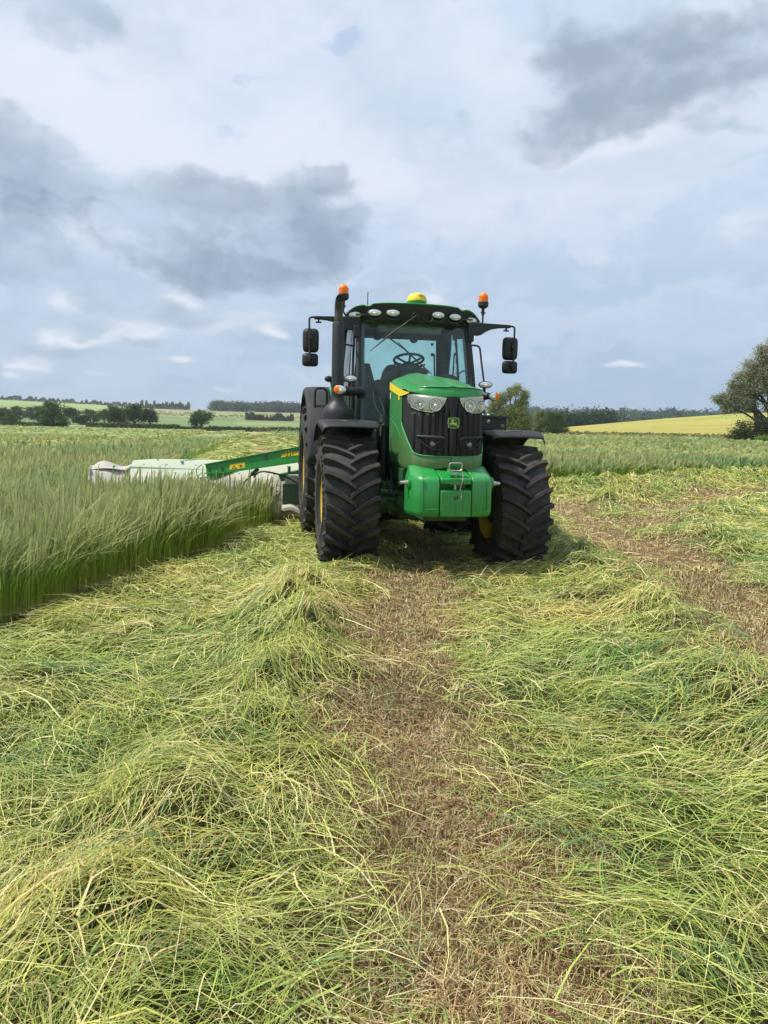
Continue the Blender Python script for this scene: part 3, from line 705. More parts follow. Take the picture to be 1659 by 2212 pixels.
# ------------------------------------------------------------------ the tractor
T = empty('tractor', (TX, TY, 0), TYAW)
tag(T, 'green farm tractor with front ballast block and big lugged tyres, facing the camera', 'tractor')
AXT = .0385
def wheel(side, y0, Rr, width, rim_r, zc, nl, lug_h, name, tilt):
    """hub > tyre, rim. side -1 is the left one in the picture"""
    x0 = side * .965; cz = zc - tilt * x0
    base = MB(); cen = Vector((x0, y0, cz)); sx = side
    base.lathe([(0, .13), (.09, .13), (.13, .10), (.15, .0), (.17, -.06), (.19, -.20)], cen, (sx, 0, 0), 24)
    for k in range(8):
        a = k * math.pi / 4
        base.tube([cen + Vector((sx * .04, .125 * math.cos(a), .125 * math.sin(a))), cen + Vector((sx * .09, .125 * math.cos(a), .125 * math.sin(a)))], .016, 6)
    hub = base.build(name, M['green_dark'], T)
    # rim: dished disc
    w = width; rm = MB()
    rm.lathe([(.16, .02), (.20, .03), (rim_r * .62, .05), (rim_r * .80, .0), (rim_r * .86, -.10), (rim_r * .93, -.06), (rim_r * .95, w * .36), (rim_r * 1.02, w * .40), (rim_r * 1.04, w * .42)], cen, (sx, 0, 0), 48)
    rm.lathe([(rim_r * 1.04, -w * .42), (rim_r * 1.02, -w * .40), (rim_r * .95, -w * .36), (rim_r * .90, -.14), (rim_r * .80, -.12), (.2, -.06)], cen, (sx, 0, 0), 48)
    rim = rm.build('rim', M['yellow'], hub, solid=.006)
    rim.parent = hub
    # tyre carcass
    t = MB(); rc = Rr - lug_h; h = w / 2
    prof = [(rim_r * 1.02, -h * .82), (rim_r + .03, -h * .90), (rim_r + .10, -h * 1.0), ((rim_r + rc) / 2 + .02, -h * 1.03), (rc - .085, -h * .99), (rc - .035, -h * .92), (rc - .012, -h * .75), (rc, -h * .4), (rc + .004, 0),
            (rc, h * .4), (rc - .012, h * .75), (rc - .035, h * .92), (rc - .085, h * .99), ((rim_r + rc) / 2 + .02, h * 1.03), (rim_r + .10, h * 1.0), (rim_r + .03, h * .90), (rim_r * 1.02, h * .82)]
    t.lathe(prof, cen, (1, 0, 0), 96)
    for k in (0.035, .065):        # rings moulded in the sidewall
        for q in (-1, 1):
            rr = rim_r + k + .02
            t.lathe([(rr - .006, q * h * .99), (rr, q * (h * .99 + .006)), (rr + .006, q * h * .99)], cen, (1, 0, 0), 64)
    def surf(ax, ra, ang):
        return cen + Vector((ax, -ra * math.cos(ang), ra * math.sin(ang)))
    step = 2 * math.pi / nl
    for sgn in (-1, 1):
        for k in range(nl):
            a0 = step * (k + (.5 if sgn > 0 else 0))
            sweep = .25 * .735 / Rr
            ns = 9; secs = []
            for i in range(ns + 3):
                if i < ns:
                    u = i / (ns - 1)
                    ax = sgn * (-.028 + (h * .97 + .028) * u)
                    # straight near the centre, turning flatter toward the shoulder
                    ang = a0 + sweep * (1 - (1 - u) ** 1.35)
                    top = Rr - .012 * u * u
                    bw = .046 - .006 * u; tw = .020 + .004 * u
                    if i == 0: bw *= .9
                    bot = np.interp(abs(ax), [0, h * .4, h * .75, h * .92, h * .99], [rc, rc, rc - .012, rc - .035, rc - .085]) - .012
                    secs.append([surf(ax, bot, ang - bw / Rr), surf(ax, top, ang - tw / Rr), surf(ax, top, ang + tw / Rr), surf(ax, bot, ang + bw / Rr)])
                else:
                    j = i - ns + 1
                    ang = a0 + sweep * (1 + .03 * j); dr = [0, .035, .075, .12][j]; out = [0, .012, .012, -.002][j]
                    tw = .026 - .004 * j; bw = tw + .012
                    axo = sgn * (h * .99 + out); axi = sgn * (h * .90)
                    secs.append([surf(axi, Rr - .012 - dr - .03, ang - bw / Rr), surf(axo, Rr - .012 - dr, ang - tw / Rr), surf(axo, Rr - .012 - dr, ang + tw / Rr), surf(axi, Rr - .012 - dr - .03, ang + bw / Rr)])
            vs = [p for s_ in secs for p in s_]; fs = []
            for i in range(len(secs) - 1):
                for q in range(3): fs.append((i * 4 + q, i * 4 + q + 1, i * 4 + q + 5, i * 4 + q + 4))
            fs.append((0, 3, 2, 1)); e = (len(secs) - 1) * 4; fs.append((e, e + 1, e + 2, e + 3))
            t.add(vs, fs, False)
    tyre = t.build('tyre', M['rubber'], hub, sharp=28)
    if rim_r < .45 and side < 0:     # maker's lettering moulded round the sidewall
        word = 'TRELLEBORG'; me_all = []
        for q, ch in enumerate(word):
            me = text_mesh(ch, .085, .004); o = bpy.data.objects.new('sidewall_lettering', me)
            bm = bmesh.new(); bm.from_mesh(me)
            ang = R(62) - q * R(8.2); rad = (rim_r + rc) / 2 + .03
            pos = cen + Vector((-h * 1.03 - .002, -rad * math.cos(ang), rad * math.sin(ang)))
            nrm = Vector((-1, 0, 0)); upv = Vector((0, -math.cos(ang), math.sin(ang))); rgt = upv.cross(nrm)
            mm = Matrix((rgt, upv, nrm)).transposed().to_4x4(); mm.translation = pos
            bm.transform(mm); bm.to_mesh(me); bm.free(); me_all.append(me); bpy.data.objects.remove(o)
        b = bmesh.new()
        for me in me_all: b.from_mesh(me)
        me = bpy.data.meshes.new('lettering'); b.to_mesh(me); b.free(); me.materials.append(M['rubber'])
        o = bpy.data.objects.new('lettering', me); C.objects.link(o); o.parent = hub
    return hub
wheel(-1, 0, .737, .60, .36, .695, 24, .055, 'front_wheel', AXT)
wheel(1, 0, .737, .60, .36, .695, 24, .055, 'front_wheel', AXT)
wheel(-1, 2.765, .955, .66, .50, .93, 22, .052, 'rear_wheel', 0)
wheel(1, 2.765, .955, .66, .50, .93, 22, .052, 'rear_wheel', 0)

# --- front axle, chassis, engine underside
m = MB()
m.box((0, 0, .70), (1.1, .20, .17)); m.box((0, -.02, .79), (.40, .30, .16))
for s in (-1, 1):
    m.lathe([(.11, -.02), (.15, .02), (.16, .14), (.12, .20), (.10, .26)], (s * .48, 0, .71 - AXT * s * .5), (s, 0, 0), 20)
    m.box((s * .50, -.02, .80), (.14, .22, .30)); m.box((s * .57, -.16, .74), (.08, .18, .07))
m.build('front_axle', M['green_dark'], T, bevel=.012)
m = MB(); m.tube([(-.60, -.20, .845), (-.18, -.22, .83)], .032, 12); m.tube([(-.30, -.22, .835), (.18, -.22, .83)], .048, 14); m.tube([(.18, -.22, .83), (.60, -.20, .80)], .03, 12)
m.tube([(-.62, -.19, .77), (-.42, -.21, .765)], .024, 10)
m.build('steering_cylinder', M['green_dark'], T)
m = MB(); m.ellipsoid((-.355, -.20, .735), (.085, .085, .09)); m.tube([(-.355, -.20, .80), (-.355, -.20, .86)], .03)
m.build('accumulator', M['green_dark'], T)
m = MB(); m.tube([(-.46, -.22, .86), (-.44, -.26, .90), (-.38, -.26, .885), (-.36, -.22, .84)], .011, 8); m.build('hydraulic_hose', M['black'], T)
m = MB(); m.tube([(-.52, -.15, 1.0), (-.50, -.25, .84), (-.41, -.27, .765)], .010, 8); m.build('hydraulic_hose', M['black'], T)
m = MB(); m.tube([(-.44, .0, 1.1), (-.46, -.12, .98), (-.43, -.2, .86)], .012, 8); m.build('hydraulic_hose', M['black'], T)
m = MB(); m.box2((-.24, -.80, .58), (.24, .75, 1.16)); m.box2((-.33, .1, .50), (.33, 2.4, 1.15)); m.box2((-.30, -.55, 1.0), (.30, .7, 1.5)); m.box2((-.55, 2.45, .62), (.55, 3.05, 1.25))
m.build('engine_block', M['green_dark'], T, bevel=.015)
for s in (-1, 1):
    m = MB(); m.box2((s * .42, -.55, .98), (s * .36, .3, 1.12)); m.tube([(s * .40, -.35, .93), (s * .40, -.35, 1.06)], .03); m.box((s * .415, -.30, 1.0), (.02, .12, .18))
    m.build('front_bracket', M['green_dark'], T, bevel=.006)
m = MB(); m.box2((-.92, .75, .48), (-.45, 1.85, 1.18)); m.box2((-.95, .95, 1.18), (-.5, 1.8, 1.32)); m.build('fuel_tank', M['black'], T, bevel=.06, seg=4)
m = MB(); m.box2((.45, .75, .48), (.92, 1.85, 1.18)); m.build('battery_box', M['black'], T, bevel=.05, seg=3)
m = MB()
for z in (.42, .70, .98): m.box((-1.0, 1.35, z), (.22, .42, .04))
for y in (1.16, 1.56): m.box((-1.08, y, .72), (.04, .03, .62))
m.build('step', M['black'], T, bevel=.005)
# fan-shaped duct panel between bonnet and muffler
rows = []
for i in range(13):
    a = R(-8 + 96 * i / 12)
    rows.append([Vector((x, .98 - .52 * math.cos(a) + dy_, .92 + .80 * math.sin(a) + dz_)) for x, dy_, dz_ in ((-.66, .05, -.03), (-.64, .0, .0), (-.55, -.03, .02), (-.44, -.03, .02), (-.40, .06, .0))])
m = MB(); m.grid(rows); m.box2((-.64, .46, .60), (-.42, .62, .92)); m.build('wheel_arch_panel', M['black'], T, solid=.02)
m = MB(); m.box2((.40, .45, 1.0), (.66, .95, 1.62)); m.build('wheel_arch_panel', M['black'], T, bevel=.06, seg=4)

# --- ballast block
BF = -1.24
m = MB()
def ballast_poly(s): return [(s * .168, BF), (s * .345, BF + .025), (s * .385, BF + .06), (s * .44, -1.02), (s * .445, -.80), (s * .168, -.80)]
def bsec(poly, z, sh): return [Vector((x * sh[0], (y + .8) * sh[1] - .8, z)) for x, y in poly]
for s in (-1, 1):
    pl = ballast_poly(s)
    secs = []
    for z, sh, sy in ((.665, .93, .90), (.69, .985, .975), (.72, 1, 1), (1.02, .995, .995), (1.055, .975, .96), (1.075, .955, .90), (1.17, .87, .18)):
        sec = []
        for i, (x, y) in enumerate(pl):
            xx = x if abs(x) < .2 else s * (.168 + (abs(x) - .168) * sh); yy_ = -.80 + (y + .80) * sy
            sec.append(Vector((xx, yy_, z)))
        secs.append(sec)
    n = len(pl); vs = [p for q in secs for p in q]; fs = []
    for i in range(len(secs) - 1):
        for k in range(n): fs.append((i * n + k, i * n + (k + 1) % n, (i + 1) * n + (k + 1) % n, (i + 1) * n + k))
    fs += [tuple(range(n)), tuple(range((len(secs) - 1) * n, len(secs) * n))]
    m.add(vs, fs, False)
# centre section: lower apron, upper lip, sloping top
def cen_pr(yz): m.prism(yz, lambda a, b, h: Vector((h, a, b)), -.160, .160)
cen_pr([(BF - .004, .672), (BF - .004, .935), (BF + .05, .955), (BF + .14, .955), (BF + .14, .672)])
cen_pr([(BF + .0, 1.00), (BF + .0, 1.055), (BF + .05, 1.082), (-.80, 1.172), (-.80, .68), (-1.085, .68), (-1.085, 1.0)])
bal = m.build('ballast_weight', M['green'], T, bevel=.014, seg=3)
m = MB()
for s in (-1, 1):                     # pressed lines in the faces
    m.tube([(s * .335, BF + .020, 1.04), (s * .335, BF + .020, .745), (s * .20, BF + .002, .745)][:2], .006, 6)
    m.tube([(s * .335, BF + .020, .745), (s * .18, BF + .0, .745)], .006, 6)
    m.tube([(s * .405, -1.10, .735), (s * .345, BF + .028, .735)], .005, 6)
    m.tube([(s * .075, BF - .005, .93), (s * .075, BF - .005, .74), (s * .155, BF - .005, .745)], .005, 6)
    m.tube([(s * .325, BF + .05, 1.068), (s * .30, -.98, 1.135), (s * .20, -.97, 1.138)], .006, 6)
m.tube([(.0, BF - .005, .93), (.0, BF - .005, .68)], .006, 6)
m.box((-.01, BF - .004, 1.028), (.10, .016, .058))
m.box((-.01, -1.16, 1.088), (.10, .12, .016))
m.build('pressed_rib', M['green'], bal, bevel=.003)
m = MB(); m.lathe([(0, 0), (.017, 0), (.021, -.004), (.017, .004)], (0, BF - .007, .868), (0, -1, 0), 16); m.build('bolt_hole', M['grille'], bal)
for s in (-1, 1):
    m = MB(); m.lathe([(.062, -.015), (.062, .022), (.05, .030), (0, .030)], (s * .425, -1.0, 1.0), (s, 0, 0), 24); m.build('pin_boss', M['green'], bal)
    m = MB(); m.tube([(s * .44, -1.0, 1.0), (s * .485, -1.0, 1.0), (s * .487, -1.0, 1.0), (s * .53, -1.0, 1.0)], [.026, .026, .018, .016], 12); m.build('lift_pin', M['steel'], bal)
m = MB(); m.prism([(-.98, 1.10), (-.84, 1.10), (-.84, 1.215), (-.90, 1.24), (-.945, 1.21), (-1.05, 1.11)], lambda a, b, h: Vector((h, a, b)), -.045, .045)
m.build('hitch_tab', M['green'], bal, bevel=.012)
hy = BF + .045
m = MB(); m.tube([(.0, hy, .90), (.0, hy, 1.125)], .016, 12); m.lathe([(0, 0), (.027, 0), (.027, .03), (0, .03)], (0, hy, 1.095), (0, 0, 1), 12)
lp = [(.0, hy, 1.135), (-.055, hy, 1.137), (-.068, hy, 1.15), (-.068, hy - .012, 1.20), (-.055, hy - .015, 1.213), (.05, hy - .015, 1.213), (.063, hy - .012, 1.20), (.063, hy, 1.15), (.05, hy, 1.137), (.0, hy, 1.135)]
m.tube(lp, .0085, 8); m.build('hitch_pin', M['steel'], bal)
m = MB()
for k in range(17):
    z = 1.14 - k * .0145; x = .052 + .012 * math.sin(k * .35); q = k % 2
    cx_ = Vector((x, hy - .045 - .01 * math.sin(k * .2), z)); a1 = Vector((1, 0, 0)) if q else Vector((0, 1, 0))
    m.tube([cx_ + Vector((0, 0, .011)), cx_ + a1 * .0055 + Vector((0, 0, .004)), cx_ + a1 * .0055 - Vector((0, 0, .004)), cx_ - Vector((0, 0, .011)), cx_ - a1 * .0055 - Vector((0, 0, .004)), cx_ - a1 * .0055 + Vector((0, 0, .004)), cx_ + Vector((0, 0, .011))], .0028, 5)
m.tube([(.058, hy - .05, .90), (.05, hy - .05, .85)], .008, 8); m.build('chain', M['steel'], bal)

# --- bonnet
PLAN = cr([(-.22, .80, 0), (-.29, .64, 0), (-.37, .45, 0), (-.425, .26, 0), (-.435, .08, 0), (-.424, -.2, 0), (-.412, -.5, 0), (-.400, -.70, 0), (-.365, -.86, 0), (-.28, -.955, 0), (-.14, -1.01, 0), (0, -1.028, 0),
           (.14, -1.01, 0), (.28, -.955, 0), (.365, -.86, 0), (.400, -.70, 0), (.412, -.5, 0), (.424, -.2, 0), (.435, .08, 0), (.425, .26, 0), (.37, .45, 0), (.29, .64, 0), (.22, .80, 0)], 401)
def plan(u, z, off=0.0):
    """u -1..1 round the bonnet seen from above; slight lean with height"""
    k = (u + 1) / 2 * 400; i = int(min(399, max(0, math.floor(k)))); f = k - i
    p = PLAN[i] * (1 - f) + PLAN[i + 1] * f; d = (PLAN[i + 1] - PLAN[i]).normalized(); nrm = Vector((d.y, -d.x, 0))
    q = p + nrm * off
    lean = .05 * max(0, 1.45 - z) ** 1.5 * 2 if q.y < -.5 else 0
    w = min(1, max(0, (-.4 - q.y) / .4)); 
    taper = 1 - .10 * max(0, 1.40 - z) * (1 if q.y > -.6 else 1.4)
    return Vector((q.x * taper, q.y + w * (.10 * max(0, 1.45 - z) + .05 * max(0, z - 1.7)), z))
def u_of_y(y):     # right half
    best = min(range(200, 401), key=lambda i: abs(PLAN[i].y - y)); return best / 200 - 1
def u_of_x(x):
    best = min(range(150, 251), key=lambda i: abs(PLAN[i].x - x) + (0 if -0.3 > PLAN[i].y else 9)); return best / 200 - 1
US = u_of_y(-.42)
ZS = [(-1.0, 1.93), (-.75, 1.945), (-.4, 1.99), (.14, 2.09), (.8, 2.125)]   # shoulder height along the bonnet
def zlow(u):
    a = abs(u); y = plan(u, 1.6).y
    return lerp_tab([(-1.02, 1.268), (-.95, 1.272), (-.86, 1.30), (-.78, 1.375), (-.65, 1.47), (-.5, 1.56), (-.42, 1.62)], y)
def ztopf(u):       # lower edge of the visor
    return lerp_tab([(0, 1.868), (.15, 1.874), (.30, 1.90), (.38, 1.928), (.45, 1.94)], abs(plan(u, 1.9).x))
# black nose: ribbed grille in front, plain vent panels round the corners
UF = u_of_y(-.83)
m = MB(); rows = []; NU = 150
for j in range(27):
    row = []
    for i in range(NU + 1):
        u = -US + 2 * US * i / NU
        z0, z1 = zlow(u), ztopf(u) + .03; v = j / 26; z = z0 + (z1 - z0) * v
        x = plan(u, z).x; off = -.012
        thr = 1.705 + .15 * max(0, 1 - (abs(x) - .06) / .10); lampz = min(1, max(0, (z - thr) / .02)) if .06 < abs(x) < .392 and plan(u, z).y < -.62 else 0
        if z > ztopf(u) - .03: lampz = 1
        if lampz > 0: off = (-.004 if abs(u) >= UF * .97 else .004) * (1 - lampz) - .026 * lampz
        elif abs(u) < UF * .97:
            ph = (x * 15.5 + .5) % 1.0
            off += .016 * (1 if .22 < ph < .80 else 0)
            # recesses around the work lamps
            off += -.002 - .012 * (1 - min(1, abs(x) / .1)) * 0
        else: off += .008
        row.append(plan(u, z, off))
    rows.append(row)
m.grid(rows); m.build('grille', M['grille'], T, sharp=25)
# centre nose ridge
m = MB(); rows = []
for j in range(15):
    z = 1.30 + .58 * j / 14; w = .035 + .035 * max(0, (z - 1.70) / .18)
    rows.append([plan(0, z, .0) + Vector((x * w, yv, 0)) for x, yv in ((-1, .02), (-.8, -.008), (0, -.018), (.8, -.008), (1, .02))])
m.grid(rows); m.build('grille_spine', M['grille'], T)
# green side panels and chin
for s in (-1, 1):
    m = MB(); rows = []
    us = [s * (US + (1 - US) * i / 40) for i in range(41)]
    for j in range(13):
        row = []
        for u in us:
            p = plan(u, 1.7); z0 = 1.115 if p.y < .36 else 1.115 + .47 * min(1, (p.y - .36) / .10)
            z1 = lerp_tab(ZS, p.y); v = j / 12
            off = 0.0 if abs(u) > US + .004 else -.004
            row.append(plan(u, z0 + (z1 - z0) * v, off))
        rows.append(row)
    m.grid(rows)
    rows = []
    for j in range(11):
        row = []
        for i in range(41):
            u = s * US * i / 40; z1 = zlow(u); z0 = 1.115 + .045 * max(0, 1 - abs(plan(u, 1.3).x) / .30) ; v = j / 10
            zz = z0 + (z1 - z0) * v
            row.append(plan(u, zz, .004 + .010 * math.sin(v * math.pi)))
        rows.append(row)
    m.grid(rows, flip=True)
    sp = m.build('side_panel', M['green_dusty'], T, solid=.006)
    # rolled edge along the black nose
    pts = [plan(s * US, z, .003) for z in np.linspace(1.955, 1.64, 12)] + [plan(s * (US * (1 - i / 40)), zlow(s * US * (1 - i / 40)) + .002, .006) for i in range(0, 41)]
    m = MB(); m.tube(pts, .008, 8)
    # long pressed crease sweeping down to the chin
    cre = cr([(.30, 1.665), (.12, 1.655), (-.12, 1.60), (-.38, 1.47), (-.62, 1.30), (-.80, 1.20), (-.93, 1.165)], 30)
    m.tube([plan(s * u_of_y(c.x), c.y, .003) for c in cre], .007, 8)
    m.build('panel_edge', M['green'], sp)
    for (ya, yb, za, zb) in ((-.20, -.06, 1.68, 1.93), (-.02, .16, 1.70, 1.95), (-.30, -.20, 1.33, 1.52)):
        m = MB(); rows = [[plan(s * u_of_y(ya + (yb - ya) * i / 4), za + (zb - za) * j / 6, (.006 if 0 < i < 4 and 0 < j < 6 else -.001)) for i in range(5)] for j in range(7)]
        m.grid(rows, flip=(s > 0)); m.build('pressed_panel', M['green_dusty'], sp, sharp=20)
    # yellow flash
    m = MB(); rows = []
    for i in range(33):
        y = .24 - 1.0 * i / 32; zt = lerp_tab(ZS, y) - .004; th = .085 * min(1, (1.0 - i / 32) * 2.2) ** .8
        rows.append([plan(s * u_of_y(y), zt - .008 * (i / 32) - th * q - .006, .012) for q in (0, .5, 1)])
    m.grid(rows, flip=(s > 0)); m.build('yellow_flash', M['decal_yellow'], sp)
    m = MB(); m.grid([[plan(s * u_of_y(y), z, .004) for z in (2.028, 2.070)] for y in (.36, .48)]); m.build('model_lettering', mat('faint_print', (.30, .22, .03), .5), sp) if False else None
    for (y, z, w, h_, mk) in ((-.30, 1.895, .06, .06, 'decal_yellow'), (.16, 1.93, .06, .075, 'white')):
        m = MB(); rows = [[plan(s * u_of_y(y + w * (i - .5)), z + h_ * (j - .5), .010) for i in range(2)] for j in range(2)]
        m.grid(rows, flip=(s > 0)); m.build('sticker', M[mk], sp)
# slots in the chin
for s in (-1, 1):
    m = MB(); m.box((s * .17, -.955, 1.225), (.12, .02, .018)); m.build('chin_slot', M['grille'], T, bevel=.004)
# bonnet top
def zc_(y): return lerp_tab([(-1.03, 1.975), (-.6, 2.04), (.1, 2.15), (.8, 2.245)], y)
def wtop(y): return lerp_tab([(-.8, .40), (-.2, .42), (.08, .431), (.26, .421), (.45, .366), (.64, .286), (.80, .216)], y)
def top_pt(x, y, off=0):
    w = wtop(y); zs = lerp_tab(ZS, y); t = min(1, abs(x) / w)
    z = zs + (zc_(y) - zs) * (1 - t ** 3.2) ** (1 / 1.5)
    z += .010 * math.exp(-(x / .035) ** 2)
    return Vector((x, y, z + off))
m = MB(); rows = []
NX = 41
xs_ = [math.sin(math.pi / 2 * (i / (NX - 1) * 2 - 1)) for i in range(NX)]
def yfront(x):
    x = abs(x); return lerp_tab([(0, -1.0), (.14, -.985), (.28, -.93), (.34, -.88), (.38, -.80), (.40, -.70)], x)
for j in range(22):
    v = j / 21
    row = []
    for q in xs_:
        y_end = .80; x1 = q * .452; yf = yfront(q * .405); y = yf + (y_end - yf) * v
        w = wtop(y) + .003
        row.append(top_pt(q * w, y))
    rows.append(row)
m.grid(rows)
# visor band in front of the lamps
rows = []
for j, (dy_, k) in enumerate(((.030, -.012), (-.005, -.014), (-.012, 0), (-.012, .25), (-.002, .62), (.012, .93), (.03, 1.0))):
    row = []
    for q in xs_:
        x = q * .405; yf = yfront(x); top = top_pt(x, yf); zb = lerp_tab([(0, 1.868), (.15, 1.874), (.30, 1.90), (.38, 1.93), (.42, 1.945)], abs(x))
        row.append(Vector((x * (1.012 if j < 5 else 1), yf + dy_, zb + (top.z - zb) * k)))
    rows.append(row)
m.grid(rows)
bon = m.build('bonnet', M['green'], T, solid=.006, sharp=30)
# the two recessed top panels
for s in (-1, 1):
    m = MB(); P4 = [(s * .085, -.72), (s * .30, -.70), (s * .31, -.10), (s * .12, .02)]
    rows = []
    for i in range(9):
        a = i / 8
        A = (P4[0][0] + (P4[1][0] - P4[0][0]) * a, P4[0][1] + (P4[1][1] - P4[0][1]) * a); B = (P4[3][0] + (P4[2][0] - P4[3][0]) * a, P4[3][1] + (P4[2][1] - P4[3][1]) * a)
        rows.append([top_pt(A[0] + (B[0] - A[0]) * b / 9, A[1] + (B[1] - A[1]) * b / 9, (.012 if 0 < i < 8 and 0 < b < 9 else -.002)) for b in range(10)])
    m.grid(rows); m.build('top_panel', M['green_matte'], bon, sharp=20)
# headlamps
HL = [(-.385, 1.83, 1.905), (-.375, 1.775, 1.903), (-.34, 1.742, 1.898), (-.28, 1.727, 1.889), (-.20, 1.722, 1.878), (-.155, 1.735, 1.873), (-.125, 1.765, 1.869), (-.10, 1.81, 1.864), (-.078, 1.855, 1.861)]
for s in (-1, 1):
    m = MB(); rows = []
    for k in range(33):
        x = -.392 + .314 * k / 32; zl = np.interp(x, [h[0] for h in HL], [h[1] for h in HL]); zh = np.interp(x, [h[0] for h in HL], [h[2] for h in HL])
        u = u_of_x(-s * x * -1 if s < 0 else -x)
        # outer end wraps round the corner
        uu = (s * (abs(u) + (.035 * max(0, (-x - .34) / .05)))) 
        rows.append([plan(uu, zl + (zh - zl) * j / 8, -.006 + .004 * math.sin(min(1, j / 8) * math.pi)) for j in range(9)])
    m.grid(rows, flip=(s > 0))
    hl = m.build('headlight', M['silver'], T, solid=.004, sharp=50)
    m = MB(); pts = [r_[0] for r_ in rows] + [q for q in rows[-1][1:]] + [r_[-1] for r_ in reversed(rows)] + [q for q in reversed(rows[0])]
    m.tube(pts, .006, 6); m.build('headlight_trim', M['chrome'], hl)
    for (x, z, rad) in ((-.178, 1.790, .057), (-.315, 1.796, .043)):
        u = s * abs(u_of_x(x)); c0 = plan(u, z, .010); nrm = (plan(u, z, .1) - plan(u, z, 0)).normalized(); nrm = (nrm + Vector((0, -1.2, 0))).normalized()
        m = MB(); m.lathe([(rad * 1.1, -.004), (rad * 1.06, .008), (rad * .96, .008), (rad * .80, -.010), (rad * .45, -.026), (.0, -.03)], c0, nrm, 28)
        lmp = m.build('lamp', M['chrome'], hl)
        t1 = nrm.orthogonal().normalized(); t2 = nrm.cross(t1); mm_ = MB(); mm_.tube([c0 + nrm * .003 + (t1 * math.cos(a) + t2 * math.sin(a)) * rad * 1.12 for a in np.linspace(0, 2 * math.pi, 29)], .0045, 6, caps=False); mm_.build('lamp_ring', M['black_gloss'], lmp)
        m = MB(); m.lathe([(rad * .93, .004), (rad * .7, .012), (rad * .35, .016), (0, .017)], c0, nrm, 20)
        m2 = MB(); m2.ellipsoid(c0 - nrm * .004, (rad * .33, rad * .33, rad * .33), nu=12, nv=8)
        for k in range(8):
            a = k * math.pi / 4; t1 = nrm.orthogonal().normalized(); t2 = nrm.cross(t1); dvec = t1 * math.cos(a) + t2 * math.sin(a)
            m2.tube([c0 + dvec * rad * .48 - nrm * .012, c0 + dvec * rad * .85 + nrm * .0], .004, 5)
        m2.build('bulb', M['white_glass'], lmp)
# grille work lamps with their brows
for s in (-1, 1):
    x = s * .195; u = s * abs(u_of_x(x)); c0 = plan(u, 1.398, -.01)
    m = MB()
    br = [plan(s * abs(u_of_x(xx)), zz, .018) for xx, zz in ((.075, 1.43), (.085, 1.455), (.12, 1.465), (.25, 1.468), (.335, 1.475))]
    m.tube(br, [.010, .015, .017, .016, .012], 10)
    low = [plan(s * abs(u_of_x(xx)), zz, .012) for xx, zz in ((.075, 1.43), (.09, 1.36), (.13, 1.335), (.21, 1.345), (.30, 1.42), (.335, 1.47))]
    m.tube(low, .009, 8)
    m.grid([[br_p + Vector((0, .012, -.01)) for br_p in cr(br, 9)], [q + Vector((0, .028, 0)) for q in cr(low, 9)]])
    wl_ = m.build('grille_lamp', M['black'], T)
    m = MB(); m.lathe([(.046, -.01), (.044, .022), (.036, .022), (.034, .006)], c0, (0, -1, 0), 24); m.build('lamp_ring', M['black_gloss'], wl_)
    m = MB(); m.lathe([(.034, .006), (.026, .014), (.012, .018), (0, .019)], c0, (0, -1, 0), 20); m.build('lamp_lens', mat('dark_lens', (.22, .25, .27), .1, metal=.6, coat=1), wl_)
# emblem
DEER = [(675, 715), (715, 700), (680, 665), (672, 648), (690, 640), (700, 655), (735, 662), (732, 640), (745, 625), (752, 650), (785, 658), (782, 615), (796, 612), (805, 655), (802, 682), (828, 692), (818, 704), (785, 712), (765, 760), (775, 800), (830, 808), (900, 812), (915, 800), (905, 738), (925, 770), (945, 800), (940, 850), (955, 915), (1015, 968), (1002, 986), (950, 942), (925, 940), (855, 890), (760, 885), (690, 866), (640, 872), (702, 935), (692, 945), (640, 905), (588, 850), (630, 830), (690, 825), (705, 790), (718, 745), (685, 735)]
def emblem(parent, c, w, fr):
    """leaping deer badge; fr(a,b,h) places local coordinates"""
    def rsq(k):
        out = []
        for cx_, cy_, a0 in ((1, 1, 0), (-1, 1, 90), (-1, -1, 180), (1, -1, 270)):
            for q in range(6):
                a = R(a0 + 90 * q / 5); xx = cx_ * .78 + .18 * math.cos(a); yy_ = cy_ * .74 + .18 * math.sin(a); out.append((xx, yy_))
            # bowed sides
            nx = {(1, 1): (0, 1.0), (-1, 1): (-1.03, 0), (-1, -1): (0, -1.0), (1, -1): (1.03, 0)}[(cx_, cy_)]; out.append(nx)
        tp = [(a * (1 - .07 * (b < 0) * 1 * (abs(b))) * k, b * k) for a, b in out]
        return [(a * w / 2, b * w * .95 / 2) for a, b in tp]
    m = MB(); m.prism(rsq(1.0), fr, 0, .006); b = m.build('badge', M['logo_rim'], parent)
    m = MB(); m.prism(rsq(.88), fr, .0062, .008); m.build('badge_field', M['logo_green'], b)
    k = w / 565; m = MB(); m.prism([((x - 800) * k, (812 - y) * k) for x, y in DEER], fr, .0082, .010); m.build('badge_deer', M['logo_yellow'], b)
ec = plan(0, 1.615, .024)
emblem(T, ec, .118, lambda a, b, h: Vector((ec.x + a, ec.y - h, ec.z + b)))

